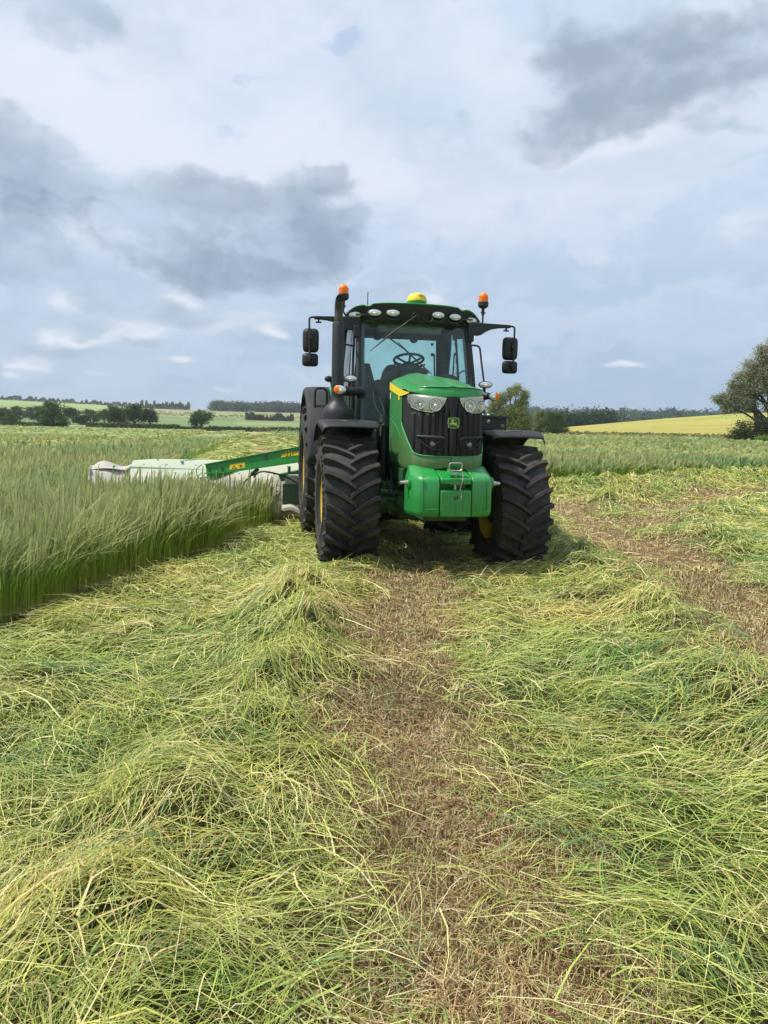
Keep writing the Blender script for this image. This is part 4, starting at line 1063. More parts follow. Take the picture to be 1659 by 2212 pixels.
# --- front mudguards
for s in (-1, 1):
    cx_, cz = s * .955, .695 - AXT * s * .965
    rows = []
    arc = [R(a) for a in np.linspace(67.5, 132, 22)]
    for i, a in enumerate(arc):
        rr = .905; row = []
        end = min(1, i / 3.0); 
        ends = [(-.345, -.045), (-.338, -.020), (-.315, -.005), (-.27, .0), (-.10, .006), (.10, .006), (.27, .0), (.315, -.005), (.338, -.020), (.345, -.045)]
        for (x, d) in ends:
            xo = x
            if i < 3: xo = x * (1 - .03 * (3 - i))     # rounded front corners
            if s * x > .3 and i < 5: d = d * (1.0 + .8 * (5 - i) / 5)
            r2 = rr + d
            row.append(Vector((cx_ + xo, -r2 * math.cos(a) + .0, cz + r2 * math.sin(a))))
        rows.append(row)
    # turned-down lip at the front edge
    lip = [Vector((p.x, p.y - .012, p.z - .022)) for p in rows[0]]
    m = MB(); m.grid([lip] + rows); fd = m.build('front_fender', M['black'], T, solid=.008, sharp=50)
    m = MB(); m.grid([[Vector((cx_ + x, -.910 * math.cos(a), cz + .914 * math.sin(a))) for x in (-.10, .10)] for a in (R(78), R(81))]); m.build('fender_slot', M['black_gloss'], fd, solid=.004)
    xi = s * .60
    m = MB()
    m.tube([(xi, -.30, cz + .86), (xi - s * .02, -.14, cz + .74), (xi - s * .04, .02, cz + .45), (xi - s * .03, .03, cz + .28)], .016, 8)
    m.tube([(xi - s * .02, .22, cz + .89), (xi - s * .03, .12, cz + .5), (xi - s * .03, .05, cz + .28)], .02, 8)
    m.box((xi - s * .03, .06, cz + .42), (.022, .10, .62)); m.box((xi + s * .10, .08, cz + .88), (.30, .05, .03))
    m.build('fender_bracket', M['black'], fd, bevel=.003)

# --- rear mudguards
for s in (-1, 1):
    rows = []
    for i in range(26):
        a = R(8 + 150 * i / 25); row = []
        for (x, d) in ((1.285, -.10), (1.28, -.03), (1.25, .0), (1.12, .012), (.98, .012), (.93, .012)):
            rr = 1.22 + d - .05 * max(0, math.cos(a)); row.append(Vector((s * x, 2.765 - rr * math.cos(a), .93 + rr * math.sin(a))))
        rows.append(row)
    m = MB(); m.grid(rows, flip=(s > 0)); m.build('rear_fender', M['black'], T, solid=.012)
    rows = []
    for i in range(22):
        a = R(25 + 130 * i / 21); row = []
        for (x, d) in ((.94, .02), (.90, .05), (.80, .055), (.62, .05), (.58, .03), (.57, -.5)):
            rr = 1.20 + d; row.append(Vector((s * x, 2.765 - rr * math.cos(a), .93 + rr * math.sin(a))))
        rows.append(row)
    m = MB(); m.grid(rows, flip=(s > 0)); m.build('rear_fender_panel', M['green'], T, solid=.012)
m = MB(); m.tube(cr([(-1.17, 1.98, 1.30), (-1.175, 1.99, 1.60), (-1.175, 2.0, 2.02), (-1.15, 2.0, 2.085), (-1.09, 2.0, 2.10), (-1.03, 2.0, 2.08), (-1.01, 2.0, 2.02), (-1.01, 2.0, 1.88), (-1.01, 1.96, 1.70)], 40), .017, 8); m.build('grab_rail', M['black'], T)
m = MB(); m.ellipsoid((-.955, 2.35, 2.25), (.06, .03, .045)); m.tube([(-.90, 2.4, 2.12), (-.93, 2.36, 2.25)], .012); m.build('rear_side_lamp', M['black'], T)

# --- cab shell
m = MB()
m.box2((-.62, .82, .95), (.62, .90, 1.30)); m.box2((-.66, 2.40, 1.0), (.66, 2.48, 2.02)); m.box2((-.60, .9, .92), (.60, 2.45, 1.00))
m.build('cab_floor', M['interior'], T, bevel=.01)
def bar(pts, w, d, n=16):
    """soft rectangular bar along a path: w across x, d along y"""
    P = cr(pts, n) if len(pts) > 2 else [Vector(p) for p in pts]
    rows = []
    for p in P:
        rows.append([p + Vector((a * w / 2, b * d / 2, 0)) for a, b in ((-1, -.7), (-.7, -1), (.7, -1), (1, -.7), (1, .7), (.7, 1), (-.7, 1), (-1, .7), (-1, -.7))])
    return rows
for s in (-1, 1):
    m = MB(); m.grid(bar([(s * .715, .80, 1.10), (s * .735, .82, 1.62), (s * .725, .92, 2.2), (s * .70, 1.16, 2.96)], .062, .10))
    m.grid(bar([(s * .772, .86, 1.10), (s * .80, .90, 1.62), (s * .785, 1.0, 2.2), (s * .745, 1.20, 2.94)], .030, .07))
    m.build('cab_pillar', M['black'], T, sharp=60)
    m = MB(); m.grid(bar([(s * .80, 1.86, 1.30), (s * .83, 1.88, 1.9), (s * .82, 1.90, 2.5), (s * .765, 1.92, 2.98)], .05, .08)); m.build('cab_pillar', M['black'], T, sharp=60)
    m = MB(); m.grid(bar([(s * .72, 2.46, 1.90), (s * .72, 2.47, 2.4), (s * .70, 2.44, 3.0)], .17, .07)); m.build('cab_pillar', M['interior'], T, sharp=60)
    # door and side panes
    zz = np.linspace(1.32, 2.92, 9)
    def sx_(z): return float(np.interp(z, [1.3, 1.7, 2.3, 2.95], [.80, .825, .82, .76]))
    m = MB(); m.grid([[Vector((s * (sx_(z) + .02 * math.sin(q * math.pi)), lerp_tab([(1.3, .90), (1.62, .94), (2.2, 1.04), (2.95, 1.24)], z) + (1.84 - lerp_tab([(1.3, .90), (1.62, .94), (2.2, 1.04), (2.95, 1.24)], z)) * q, z)) for q in np.linspace(0, 1, 6)] for z in zz])
    m.build('side_window', M['glass'], T)
    m = MB(); m.grid([[Vector((s * (sx_(z) + (.74 - sx_(z)) * q), 1.92 + .50 * q, z)) for q in np.linspace(0, 1, 4)] for z in np.linspace(1.95, 2.92, 6)]); m.build('side_window', M['glass'], T)
m = MB(); rows = []
for z in np.linspace(1.14, 2.93, 12):
    w = lerp_tab([(1.1, .685), (1.62, .705), (2.2, .695), (2.96, .672)], z); y0 = lerp_tab([(1.1, .80), (1.62, .81), (2.2, .91), (2.96, 1.15)], z) - .02
    rows.append([Vector((w * q, y0 - .07 * (1 - q * q), z)) for q in np.linspace(-1, 1, 13)])
m.grid(rows); ws = m.build('windscreen', M['glass'], T)
for s in (-1, 1):
    m = MB(); m.grid([[Vector((r_[-1 if s > 0 else 0].x - s * d, r_[0].y + .004 + (-.012 if d else 0), r_[0].z)) for d in (0, .045)] for r_ in rows])
    m.build('window_seal', mat('seal_grey', (.075, .085, .075), .5), ws)
m = MB(); m.grid([[Vector((x, 2.46, z)) for x in (-.62, .62)] for z in (2.02, 2.95)]); m.build('rear_window', M['glass'], T)
for bc, bd_ in (((0, 2.45, 2.985), (1.4, .08, .09)), ((0, 2.44, 2.03), (1.3, .06, .05)), ((0, 1.86, 2.99), (1.6, .07, .05))):
    m = MB(); m.box(bc, bd_); m.build('cab_rail', M['black'], T, bevel=.01)
# small things against the rear window
m = MB(); m.tube([(-.18, 2.42, 2.93), (.14, 2.42, 2.72), (.52, 2.41, 2.40)], .010, 6); m.tube([(.05, 2.43, 2.81), (.56, 2.41, 2.37)], .006, 6); m.build('rear_wiper', M['black'], T)
m = MB(); m.box((.555, 2.42, 2.80), (.035, .01, .035)); m.build('window_latch', M['black'], T)
m = MB(); m.box((.56, 2.40, 2.65), (.05, .03, .04)); m.tube([(.585, 2.40, 2.65), (.60, 2.40, 2.30)], .012, 6); m.build('window_latch', M['black'], T)
m = MB(); m.tube([(.80, 1.95, 2.58), (.80, 1.95, 2.50), (.86, 1.93, 2.50)], .012, 6)
m.build('window_latch', M['black'], T)
# roof: green shell over a black lamp visor
def rtop(x):
    a = abs(x); return lerp_tab([(0, 3.122), (.4, 3.118), (.555, 3.108), (.585, 3.080), (.615, 3.078), (.65, 3.092), (.70, 3.094), (.75, 3.076), (.80, 3.045), (.84, 3.01), (.875, 2.972)], a)
def rfy(x): return .90 + .22 * (abs(x) / .875) ** 2.2
XR = [(.875 * math.sin(math.pi / 2 * q)) for q in np.linspace(-1, 1, 57)]
m = MB(); rows = []
for j, v in enumerate([0, .02, .06, .15, .3, .5, .7, .85, .95, 1.0]):
    row = []
    for x in XR:
        y = rfy(x) + (2.62 - rfy(x)) * v; z = rtop(x) + .006 * math.sin(min(1, v * 1.6) * math.pi / 2) * (1 - (abs(x) / .875) ** 4) - .06 * max(0, v - .8) * 4
        if j == 0: z -= .020
        row.append(Vector((x, y, z)))
    rows.append(row)
m.grid(rows)
m.grid([[Vector((p.x, p.y, p.z)) for p in rows[-1]], [Vector((p.x, p.y + .01, 2.97)) for p in rows[-1]]])
for s in (-1, 1): m.grid([[Vector((s * .875, y, 2.985)) for y in np.linspace(1.12, 2.62, 6)], [Vector((s * .875, y, 2.94)) for y in np.linspace(1.12, 2.62, 6)]])
rf = m.build('roof', M['green'], T, sharp=50)
m = MB()
m.tube([rows[0][i] + Vector((0, -.004, .008)) for i in range(len(XR))], .010, 8); m.build('roof_edge', M['green'], rf)
def rbot(x):
    a = abs(x); return lerp_tab([(0, 2.895), (.3, 2.895), (.6, 2.898), (.75, 2.905), (.83, 2.93), (.875, 2.962)], a)
m = MB(); rv = []
for v in np.linspace(0, 1, 9):
    rv.append([Vector((x, rfy(x) + .004 + .05 * v * v + .008 * math.sin(v * 3.1), rtop(x) - .022 + (rbot(x) - rtop(x) + .022) * v)) for x in XR])
rv.append([Vector((x * .93, rfy(x) + .22, rbot(x) + .015)) for x in XR]); rv.append([Vector((x * .85, 1.25, rbot(x) + .02)) for x in XR])
m.grid(rv); vis = m.build('light_visor', M['black_gloss'], T, sharp=60)
m = MB()
for s in (-1, 1): m.box((s * .76, 1.75, 2.95), (.10, 1.3, .05))
m.box((0, 1.7, 2.965), (1.5, 1.4, .02)); m.build('headliner', M['interior'], T)
def oval_lamp(parent, c, a, b, yaw, name='work_light', tilt=0, housing=True, lensmat='lens'):
    q = Matrix.Rotation(yaw, 4, 'Z') @ Matrix.Rotation(tilt, 4, 'X'); c = Vector(c)
    def P(x, y, z): return c + (q @ Vector((x, y, z)))
    N = 28; m = MB()
    def ring(k, y): return [P(a * k * math.cos(2 * math.pi * i / N), y, b * (k if k < 1 else 1 + (k - 1) * a / b * .8) * math.sin(2 * math.pi * i / N)) for i in range(N + 1)]
    if housing: m.grid([ring(1.02, -.022), ring(1.12, -.018), ring(1.16, .0), ring(1.05, .03), ring(.6, .07), ring(.05, .08)])
    else: m.grid([ring(1.0, -.02), ring(1.10, -.014), ring(1.14, .006), ring(1.1, .03)])
    h = m.build(name, M['black_gloss'], parent)
    m = MB(); m.grid([ring(1.02, -.020), ring(.8, -.027), ring(.5, -.031), ring(.02, -.033)]); ln = m.build('lens', M[lensmat], h)
    m = MB(); m.ellipsoid(P(0, -.030, -b * .15), (a * .20, .010, b * .40), nu=12, nv=8)
    m.grid([[P(a * .42 * math.cos(t), -.034 , -b * .45 + b * .34 * math.sin(t) * k) for k in (.55, 1)] for t in np.linspace(math.pi * 1.1, math.pi * 1.9, 8)])
    m.build('bulb', M['white_glass'], ln)
    return h
for x, z in ((-.757, 2.962), (-.520, 2.988), (-.300, 2.988), (.272, 2.988), (.502, 2.980), (.742, 2.958)):
    oval_lamp(vis, (x, rfy(x) - .006 + .01, z), .078, .037, math.atan2(-.22 * 2.2 * (abs(x) / .875) ** 1.2 / .875 * (-1 if x < 0 else 1) * -1, 1) * .8 * (1 if True else 0), tilt=R(4), housing=False)
    m = MB()
    m.tube([(x + .092 * math.cos(t), rfy(x) + .018, z - .012 + .062 * math.sin(t)) for t in np.linspace(0, 2 * math.pi, 25)], .014, 6); m.build('lamp_cowl', M['black_gloss'], vis)
# wiper
m = MB(); m.lathe([(0, 0), (.030, 0), (.026, .03), (0, .035)], (.0, .90, 2.955), (0, -1, 0), 14); m.tube([(-.02, .86, 2.955), (-.14, .84, 2.87), (-.30, .82, 2.745)], [.012, .010, .008], 8); m.tube([(-.13, .83, 2.875), (-.36, .815, 2.70), (-.598, .83, 2.50)], [.006, .012, .004], 6)
m.tube(cr([(.06, .87, 2.95), (.10, .86, 2.91), (.15, .86, 2.895), (.19, .87, 2.92), (.19, .88, 2.955)], 14), .006, 6); m.tube(cr([(-.02, .87, 3.0), (-.05, .87, 2.99), (-.07, .87, 2.95)], 8), .007, 6)
m.build('wiper', M['black'], T)
# interior
m = MB(); m.grid([[Vector((x, y, z)) for x in (-.44, .40)] for y, z in ((1.22, 2.885), (1.26, 2.80))]); m.grid([[Vector((x, y, z)) for x in (-.44, .40)] for y, z in ((1.26, 2.81), (1.40, 2.89))]); m.build('sun_blind', M['interior_light'], T, solid=.01)
m = MB(); m.box((0, 2.35, 2.90), (1.24, .12, .10)); m.ellipsoid((-.28, 2.28, 2.85), (.06, .05, .04)); m.ellipsoid((.25, 2.28, 2.84), (.06, .05, .05)); m.build('rear_console', M['interior'], T, bevel=.02)
m = MB()
q = Matrix.Rotation(R(-17), 3, 'X'); wc = Vector((.018, 1.45, 2.475))
for a0 in range(40): pass
m.tube([wc + q @ Vector((.195 * math.cos(t), .195 * math.sin(t), 0)) for t in np.linspace(0, 2 * math.pi, 41)], .017, 10, caps=False)
for a in (R(200), R(330), R(265)): m.tube([wc + q @ Vector((.19 * math.cos(a), .19 * math.sin(a), 0)), wc + q @ Vector((.04 * math.cos(a), .04 * math.sin(a), -.05))], .014, 8)
m.ellipsoid(wc + Vector((0, 0, -.055)), (.075, .075, .035)); m.build('steering_wheel', M['interior'], T)
m = MB(); m.ellipsoid((.0, 1.32, 2.32), (.20, .14, .10)); m.box((0, 1.30, 2.0), (.26, .26, .58)); m.ellipsoid((.18, 1.30, 2.315), (.085, .05, .045)); m.ellipsoid((-.20, 1.5, 2.25), (.13, .2, .16))
m.build('dashboard', M['interior'], T)
m = MB(); m.tube([(-.14, 1.30, 2.385), (-.205, 1.28, 2.405)], .016); m.build('stalk', M['interior'], T)
m = MB(); m.tube([(.13, 1.30, 2.375), (.205, 1.28, 2.405)], .014); m.build('stalk', M['red'], T)
m = MB(); m.box((-.10, 2.0, 1.66), (.50, .48, .16)); m.box((-.08, 2.22, 1.98), (.48, .14, .55)); m.build('driver_seat', M['interior'], T, bevel=.05, seg=3)
m = MB(); m.prism([(-.66, 2.18), (-.64, 2.445), (-.44, 2.445), (-.37, 2.20)], lambda a, b, h: Vector((a, h, b)), 1.86, 1.90); m.build('monitor', M['interior'], T, bevel=.01)
m = MB(); m.box((-.48, 1.85, 2.12), (.34, .5, .16)); m.box((-.50, 1.9, 1.8), (.26, .5, .55)); m.ellipsoid((-.28, 1.75, 2.22), (.03, .03, .06)); m.build('armrest_console', M['interior'], T, bevel=.03)
m = MB(); m.tube([(-.305, 1.62, 2.20), (-.300, 1.60, 2.31)], .014); m.build('lever', M['red'], T)
m = MB(); m.tube([(-.22, 1.25, 2.20), (-.20, 1.2, 2.24)], .02); m.build('lever', M['red'], T)
m = MB(); m.tube(cr([(-.52, 1.0, 2.02), (-.50, .95, 1.85), (-.42, .92, 1.72), (-.38, .94, 1.76), (-.44, .98, 1.95)], 20), .006, 6); m.build('cable', M['interior_light'], T)
m = MB(); m.ellipsoid((.50, 1.25, 2.19), (.17, .10, .10)); m.build('cab_speaker', M['interior'], T)

# --- exhaust
ex = Vector((-1.024, .50, 0))
m = MB(); m.lathe([(.0, 1.10), (.165, 1.10), (.178, 1.14), (.178, 1.70), (.172, 1.745), (.145, 1.80), (.10, 1.84), (.082, 1.875), (.076, 1.93)], ex, (0, 0, 1), 28); m.build('muffler', M['exhaust'], T)
m = MB(); m.lathe([(.074, 1.90), (.073, 2.76), (.064, 2.785), (.055, 2.79)], ex, (0, 0, 1), 28)
for a in range(0): pass
pipe = m.build('exhaust_pipe', M['exhaust'], T)
m = MB(); elb = cr([(ex.x, ex.y, 2.76), (ex.x, ex.y, 2.90), (ex.x, ex.y - .012, 2.97), (ex.x, ex.y - .06, 3.02), (ex.x, ex.y - .13, 3.035)], 16)
m.tube(elb, .050, 20, caps=False); m.build('exhaust_outlet', mat('sooty_pipe', (.035, .03, .028), .6, dust=.4), pipe, solid=.004)
m = MB(); m.lathe([(0, 0), (.043, 0)], elb[-1] + Vector((0, .03, 0)), (0, -1, 0), 16); m.build('pipe_mouth', M['grille'], pipe)
m = MB(); m.tube([(ex.x, ex.y, 2.55), (-.86, .72, 2.55), (-.80, .95, 2.57), (-.765, 1.05, 2.62)], .012, 8); m.build('exhaust_bracket', M['black'], T)
m = MB(); m.box((-.90, .75, 1.99), (.22, .10, .09)); m.build('exhaust_bracket', M['black'], T)

# --- mirrors
for s in (-1, 1):
    m = MB()
    m.prism([(s * .70, 2.935), (s * .87, 2.935), (s * 1.27, 2.925), (s * 1.27, 2.888), (s * 1.12, 2.880), (s * 1.02, 2.862), (s * .94, 2.825), (s * .88, 2.785), (s * .84, 2.772), (s * .70, 2.78)], lambda a, b, h: Vector((a, h, b)), 1.02, 1.075)
    m.box((s * .74, 1.06, 2.76), (.07, .12, .14))
    arm = m.build('mirror_arm', M['black'], T, bevel=.008)
    m = MB(); m.tube(cr([(s * 1.24, 1.05, 2.912), (s * 1.30, 1.05, 2.91), (s * 1.325, 1.05, 2.895), (s * 1.33, 1.05, 2.85), (s * 1.325, 1.04, 2.60), (s * 1.32, 1.03, 2.37)], 24), .0125, 8)
    m.box((s * 1.215, 1.05, 2.865), (.02, .02, .04)); m.tube([(s * 1.18, 1.05, 2.852), (s * 1.25, 1.05, 2.852)], .010, 6)
    m.build('mirror_tube', M['black'], arm)
    for (z0, z1, xc, w) in ((2.485, 2.785, 1.303, .205), (2.312, 2.478, 1.308, .203)):
        zc2 = (z0 + z1) / 2; hh = (z1 - z0) / 2; rows = []
        def rr_(k, y):
            out = []
            for i in range(33):
                t = 2 * math.pi * i / 32; c_, s_ = math.cos(t), math.sin(t); e = .42
                out.append(Vector((s * xc + w / 2 * k * math.copysign(abs(c_) ** e, c_), y, zc2 + hh * (1 - (1 - k) * w / 2 / hh) * math.copysign(abs(s_) ** e, s_))))
            return out
        m = MB(); m.grid([rr_(.02, 1.07), rr_(.6, 1.072), rr_(.86, 1.085), rr_(.97, 1.11), rr_(1.0, 1.135), rr_(.98, 1.15)])
        mr = m.build('mirror_housing', M['black'], arm, sharp=50)
        m = MB(); m.grid([rr_(.97, 1.148), rr_(.02, 1.148)]); m.build('mirror_glass', M['mirror'], mr)
        m = MB(); m.box((s * 1.318, 1.05, zc2 + .02), (.05, .05, .045)); m.box((s * 1.318, 1.07, zc2 - .0), (.035, .03, .07)); m.build('mirror_clamp', M['black_gloss'], mr, bevel=.006)
# --- beacons
for s in (-1, 1):
    bx, by = s * .905, 1.08; zb = 3.135 if s < 0 else 3.125
    m = MB()
    if s < 0: m.tube([(bx + .03, by, 2.96), (bx, by, 3.0), (bx - .0, by, 3.08), (bx, by, zb + .01)], .012, 8)
    else: m.tube(cr([(.74, 1.12, 2.92), (.84, 1.10, 2.93), (.90, by, 2.945), (bx, by, 2.99), (bx, by, 3.08), (bx, by, zb + .01)], 20), .012, 8)
    m.tube([(bx - .03, by, 3.075), (bx + .035, by, 3.07)], .008, 6); m.tube([(bx, by, 3.04), (bx, by, zb)], .02, 8)
    bb = m.build('beacon_stem', M['black'], T)
    m = MB(); m.lathe([(0, 0), (.03, 0), (.052, .012), (.066, .028), (.068, .075), (.062, .082), (0, .084)], (bx, by, zb), (0, 0, 1), 24); m.build('beacon_base', M['black'], bb)
    m = MB(); m.lathe([(.061, .078), (.062, .12), (.058, .15), (.046, .178), (.028, .196), (.01, .203), (0, .204)], (bx, by, zb), (0, 0, 1), 24); bd = m.build('beacon_dome', M['orange'], bb)
    m = MB()
    for k in range(6): m.lathe([(.0625, .088 + k * .012), (.0635, .091 + k * .012), (.0625, .094 + k * .012)], (bx, by, zb), (0, 0, 1), 24)
    m.build('dome_rib', M['orange'], bd)
m = MB(); m.tube([(-.538, 1.5, 3.12), (-.538, 1.5, 3.33)], .006, 6); m.lathe([(0, 0), (.03, 0), (.015, .03), (0, .04)], (-.538, 1.5, 3.125), (0, 0, 1), 12); m.build('antenna', M['black'], T)
# --- receiver dome
g = Vector((.025, 1.05, 3.045))
def ring_e(w, d, z, n=32): return [Vector((g.x + w * math.cos(2 * math.pi * i / n), g.y + d * math.sin(2 * math.pi * i / n), z)) for i in range(n + 1)]
m = MB(); m.grid([ring_e(.112, .10, 3.05), ring_e(.118, .11, 3.08), ring_e(.125, .13, 3.15), ring_e(.124, .13, 3.165), ring_e(.0, .0, 3.165)]); gr = m.build('receiver_base', M['green'], T)
m = MB(); m.grid([ring_e(.126, .13, 3.162), ring_e(.124, .128, 3.19), ring_e(.112, .115, 3.225), ring_e(.085, .09, 3.252), ring_e(.045, .05, 3.265), ring_e(.0, .0, 3.268)]); dm = m.build('receiver_dome', M['decal_yellow'], gr)
m = MB(); rows = []
for v in np.linspace(0, 1, 6): rows.append([Vector((g.x + .012 + .075 * math.cos(t), g.y - .128 + .03 * abs(math.cos(t)) + .006 * v, 3.185 + (.045 * math.sin(t) + .006) * v)) for t in np.linspace(.05, math.pi - .05, 14)])
m.grid(rows); m.tube([Vector((g.x + .012 + .075 * math.cos(t), g.y - .124 + .03 * abs(math.cos(t)) + .012 * math.sin(t), 3.187 + .045 * math.sin(t))) for t in np.linspace(0, math.pi, 16)], .004, 6); m.build('dome_scoop', M['yellow'], dm)
rc_ = Vector((g.x + .018, g.y - .125, 3.108)); emblem(gr, rc_, .032, lambda a, b, h: Vector((rc_.x + a, rc_.y - h * .5, rc_.z + b)))

# --- side lamps and signal lamps on stalks
for s in (-1, 1):
    m = MB()
    if s < 0: m.tube([(-.72, .80, 2.0), (-.84, .68, 2.0), (-.90, .55, 2.0), (-.935, .42, 1.995)], [.045, .055, .05, .03], 14); m.tube([(-.855, .70, 2.0), (-.855, .70, 2.11)], .02); m.ellipsoid((-.72, .78, 2.0), (.07, .07, .06))
    else:
        m.tube([(.72, .80, 1.99), (.83, .70, 1.99), (.88, .62, 1.985)], [.04, .06, .04], 14); m.tube([(.842, .70, 2.0), (.842, .70, 2.11)], .02)
    st = m.build('lamp_stalk', M['black'], T)
    oval_lamp(st, (s * .852, .69, 2.148 if s < 0 else 2.128), .078, .036, 0)
    c0 = Vector((-1.005, .375, 1.993)) if s < 0 else Vector((.935, .60, 1.982)); q = Matrix.Rotation(s * R(12), 4, 'Z')
    def P(x, y, z): return c0 + (q @ Vector((x, y, z)))
    def eg(k, y):
        out = []
        for i in range(29):
            t = 2 * math.pi * i / 28; c_, s_ = math.cos(t), math.sin(t)
            out.append(P(s * (.074 * k * c_), y, .050 * k * s_ * (1 + .22 * c_)))
        return out
    m = MB(); m.grid([eg(.98, -.012), eg(1.08, -.006), eg(1.06, .02), eg(.5, .05), eg(.02, .055)]); sg = m.build('signal_lamp', M['black_gloss'], st)
    def half(amber):
        R_ = []
        for k in np.linspace(0, 1, 9):
            row = []
            for i in range(15):
                t = (-1 + 2 * i / 14) * math.pi / 2
                zz = .050 * math.sin(t); edge = math.cos(t); xr = .076 * edge * (1.0); mid = .014 - .012 * edge + .010
                x = mid + (xr * 1.0 - mid) * k if amber else -.070 * edge * (1 - k) + mid * k
                if amber and xr < mid: x = mid * .5 + xr * .5
                row.append(P(s * x, -.014 - .016 * max(0, 1 - (x / .076) ** 2 - (zz / .05) ** 2) ** .5, zz * (1 + .2 * x / .076)))
            R_.append(row)
        return R_
    m = MB(); m.grid(half(False)); m.build('clear_lens', M['lens'], sg)
    m = MB(); m.grid(half(True)); m.build('amber_lens', M['orange'], sg)
    m = MB(); m.ellipsoid(P(-s * .012, -.028, -.008), (.018, .006, .018), nu=10, nv=6); m.build('bulb', M['white_glass'], sg)
m = MB(); m.tube(cr([(.70, .92, 2.632), (.77, .91, 2.632), (.805, .90, 2.622), (.825, .89, 2.59), (.842, .85, 2.40), (.858, .78, 2.17), (.852, .72, 2.0), (.84, .70, 1.9), (.832, .68, 1.74)], 36), .0125, 8); m.build('handrail', M['black'], T)
# --- toolbox
m = MB(); m.box2((.655, .30, 1.565), (1.02, .72, 1.715)); tb = m.build('toolbox', M['black_gloss'], T, bevel=.01)
m = MB(); m.box2((.645, .285, 1.706), (1.03, .73, 1.738)); m.box((.93, .285, 1.70), (.04, .02, .02)); m.build('toolbox_lid', M['black_gloss'], tb, bevel=.008)
m = MB(); m.tube([(.782 + .019 * math.cos(t), .288, 1.668 + .019 * math.sin(t)) for t in np.linspace(0, 2 * math.pi, 20)], .003, 6, caps=False); m.tube([(.766, .286, 1.655), (.798, .286, 1.683)], .004, 6); m.build('latch_ring', M['steel'], tb)
for xx in (.728, .800):
    m = MB(); m.ellipsoid((xx, .36, 1.745), (.017, .017, .013)); m.build('cap', M['white'], tb)
m = MB(); m.box((.87, .55, 1.75), (.14, .2, .03)); m.build('rear_box_lid', M['green_dark'], tb, bevel=.01)
tc_ = Vector((.967, .297, 1.618)); emblem(tb, tc_, .042, lambda a, b, h: Vector((tc_.x + a, tc_.y - h * .6, tc_.z + b)))
m = MB(); m.box2((.62, .40, 1.05), (.70, .60, 1.57)); m.build('toolbox_bracket', M['black'], T)

# ------------------------------------------------------------------ the mower behind
W = empty('mower', (-3.0, 14.0, 0), 0)
tag(W, 'trailed mower with pale canvas skirts and green drawbar boom, cutting left of the tractor', 'mower')
W0 = Vector((3.0, -14.0, 0))
MDZ = Vector((0, 0, -.14))
def WB(m, *a, **k):
    m.v = [tuple(Vector((v[0], v[1], max(.01, v[2] - .14))) + W0) for v in m.v]; return m.build(*a, **k)
m = MB(); m.prism([(13.12, .84), (13.30, .955), (13.50, 1.075), (14.7, 1.06), (14.9, .80)], lambda a, b, h: Vector((h, a, b + (h + 4.4) * .004)), -4.42, -1.45); lid = WB(m, 'mower_lid', M['pale_lid'], W, bevel=.012)
m = MB(); m.box((-2.93, 13.29, .935), (2.96, .02, .03), Matrix.Rotation(R(1.0), 3, 'Y')); m.box((-3.55, 13.9, 1.075), (.03, 1.0, .03))
for x in (-4.2, -3.8, -3.3, -2.7, -2.1, -1.7): m.lathe([(0, 0), (.02, 0), (.012, .02), (0, .024)], (x, 13.40, 1.01 + (x + 4.4) * .004), (0, -.5, 1), 8); m.lathe([(0, 0), (.018, 0), (.012, .02), (0, .024)], (x + .2, 13.2, .885 + (x + 4.4) * .004), (0, -.7, 1), 8)
m.tube([(-4.0, 13.55, 1.06), (-4.0, 13.55, 1.12)], .02, 6)
WB(m, 'lid_trim', M['mint'], lid)
def wob(x, z): return .035 * math.sin(x * 9 + z * 5) + .03 * math.sin(x * 4.1 + 2) + .02 * math.sin(x * 23 + z * 14)
m = MB(); rows = []
for v in np.linspace(0, 1, 10):
    row = []
    for x in np.linspace(-5.02, -1.30, 90):
        z = (.93 if x < -4.42 else .86 + (x + 4.4) * .004) ; z = z - v * (z - .14); y = 13.10 - .28 * math.sin(v * 1.9) + wob(x, z) * (.3 + v)
        row.append(Vector((x, y, z + .02 * math.sin(x * 6) * (1 - v))))
    rows.append(row)
m.grid(rows)
rows2 = []
for v in np.linspace(0, 1, 7):
    rows2.append([Vector((x, 13.06 + v * 1.3, .93 + .05 * math.sin(v * 3.1) * (1 + math.sin(x * 11)) - .02 * math.sin(x * 7 + v * 5))) for x in np.linspace(-5.02, -4.40, 16)])
m.grid(rows2); m.grid([[Vector((-5.02 - .03 * math.sin(y * 9), y, z)) for y in np.linspace(13.0, 14.8, 12)] for z in np.linspace(.95, .16, 5)])
m.grid([[Vector((-1.32 + .02 * math.sin(y * 9), y, z)) for y in np.linspace(13.0, 14.8, 12)] for z in np.linspace(.85, .16, 5)])
WB(m, 'canvas_skirt', M['canvas'], W, solid=.006)
m = MB(); m.box((-5.06, 13.45, .90), (.14, .16, .14)); WB(m, 'corner_bracket', M['mint'], W, bevel=.01)
m = MB(); m.tube([(-4.62, 13.1, .78), (-4.62, 13.1, 1.0), (-4.58, 13.1, .98)], .018, 6); WB(m, 'canvas_stay', M['mint'], W)
m = MB(); m.box2((-4.9, 13.3, .30), (-1.4, 14.7, .42)); WB(m, 'cutter_bar', M['grille'], W)
for x in (-4.3, -2.1):
    m = MB(); m.lathe([(.14, -.09), (.28, -.10), (.32, -.05), (.32, .05), (.28, .10), (.14, .09)], (x, 14.95, .32), (1, 0, 0), 24); m.lathe([(0, -.03), (.15, -.03), (.15, .03), (0, .03)], (x, 14.95, .32), (1, 0, 0), 16); WB(m, 'transport_wheel', M['rubber'], W)
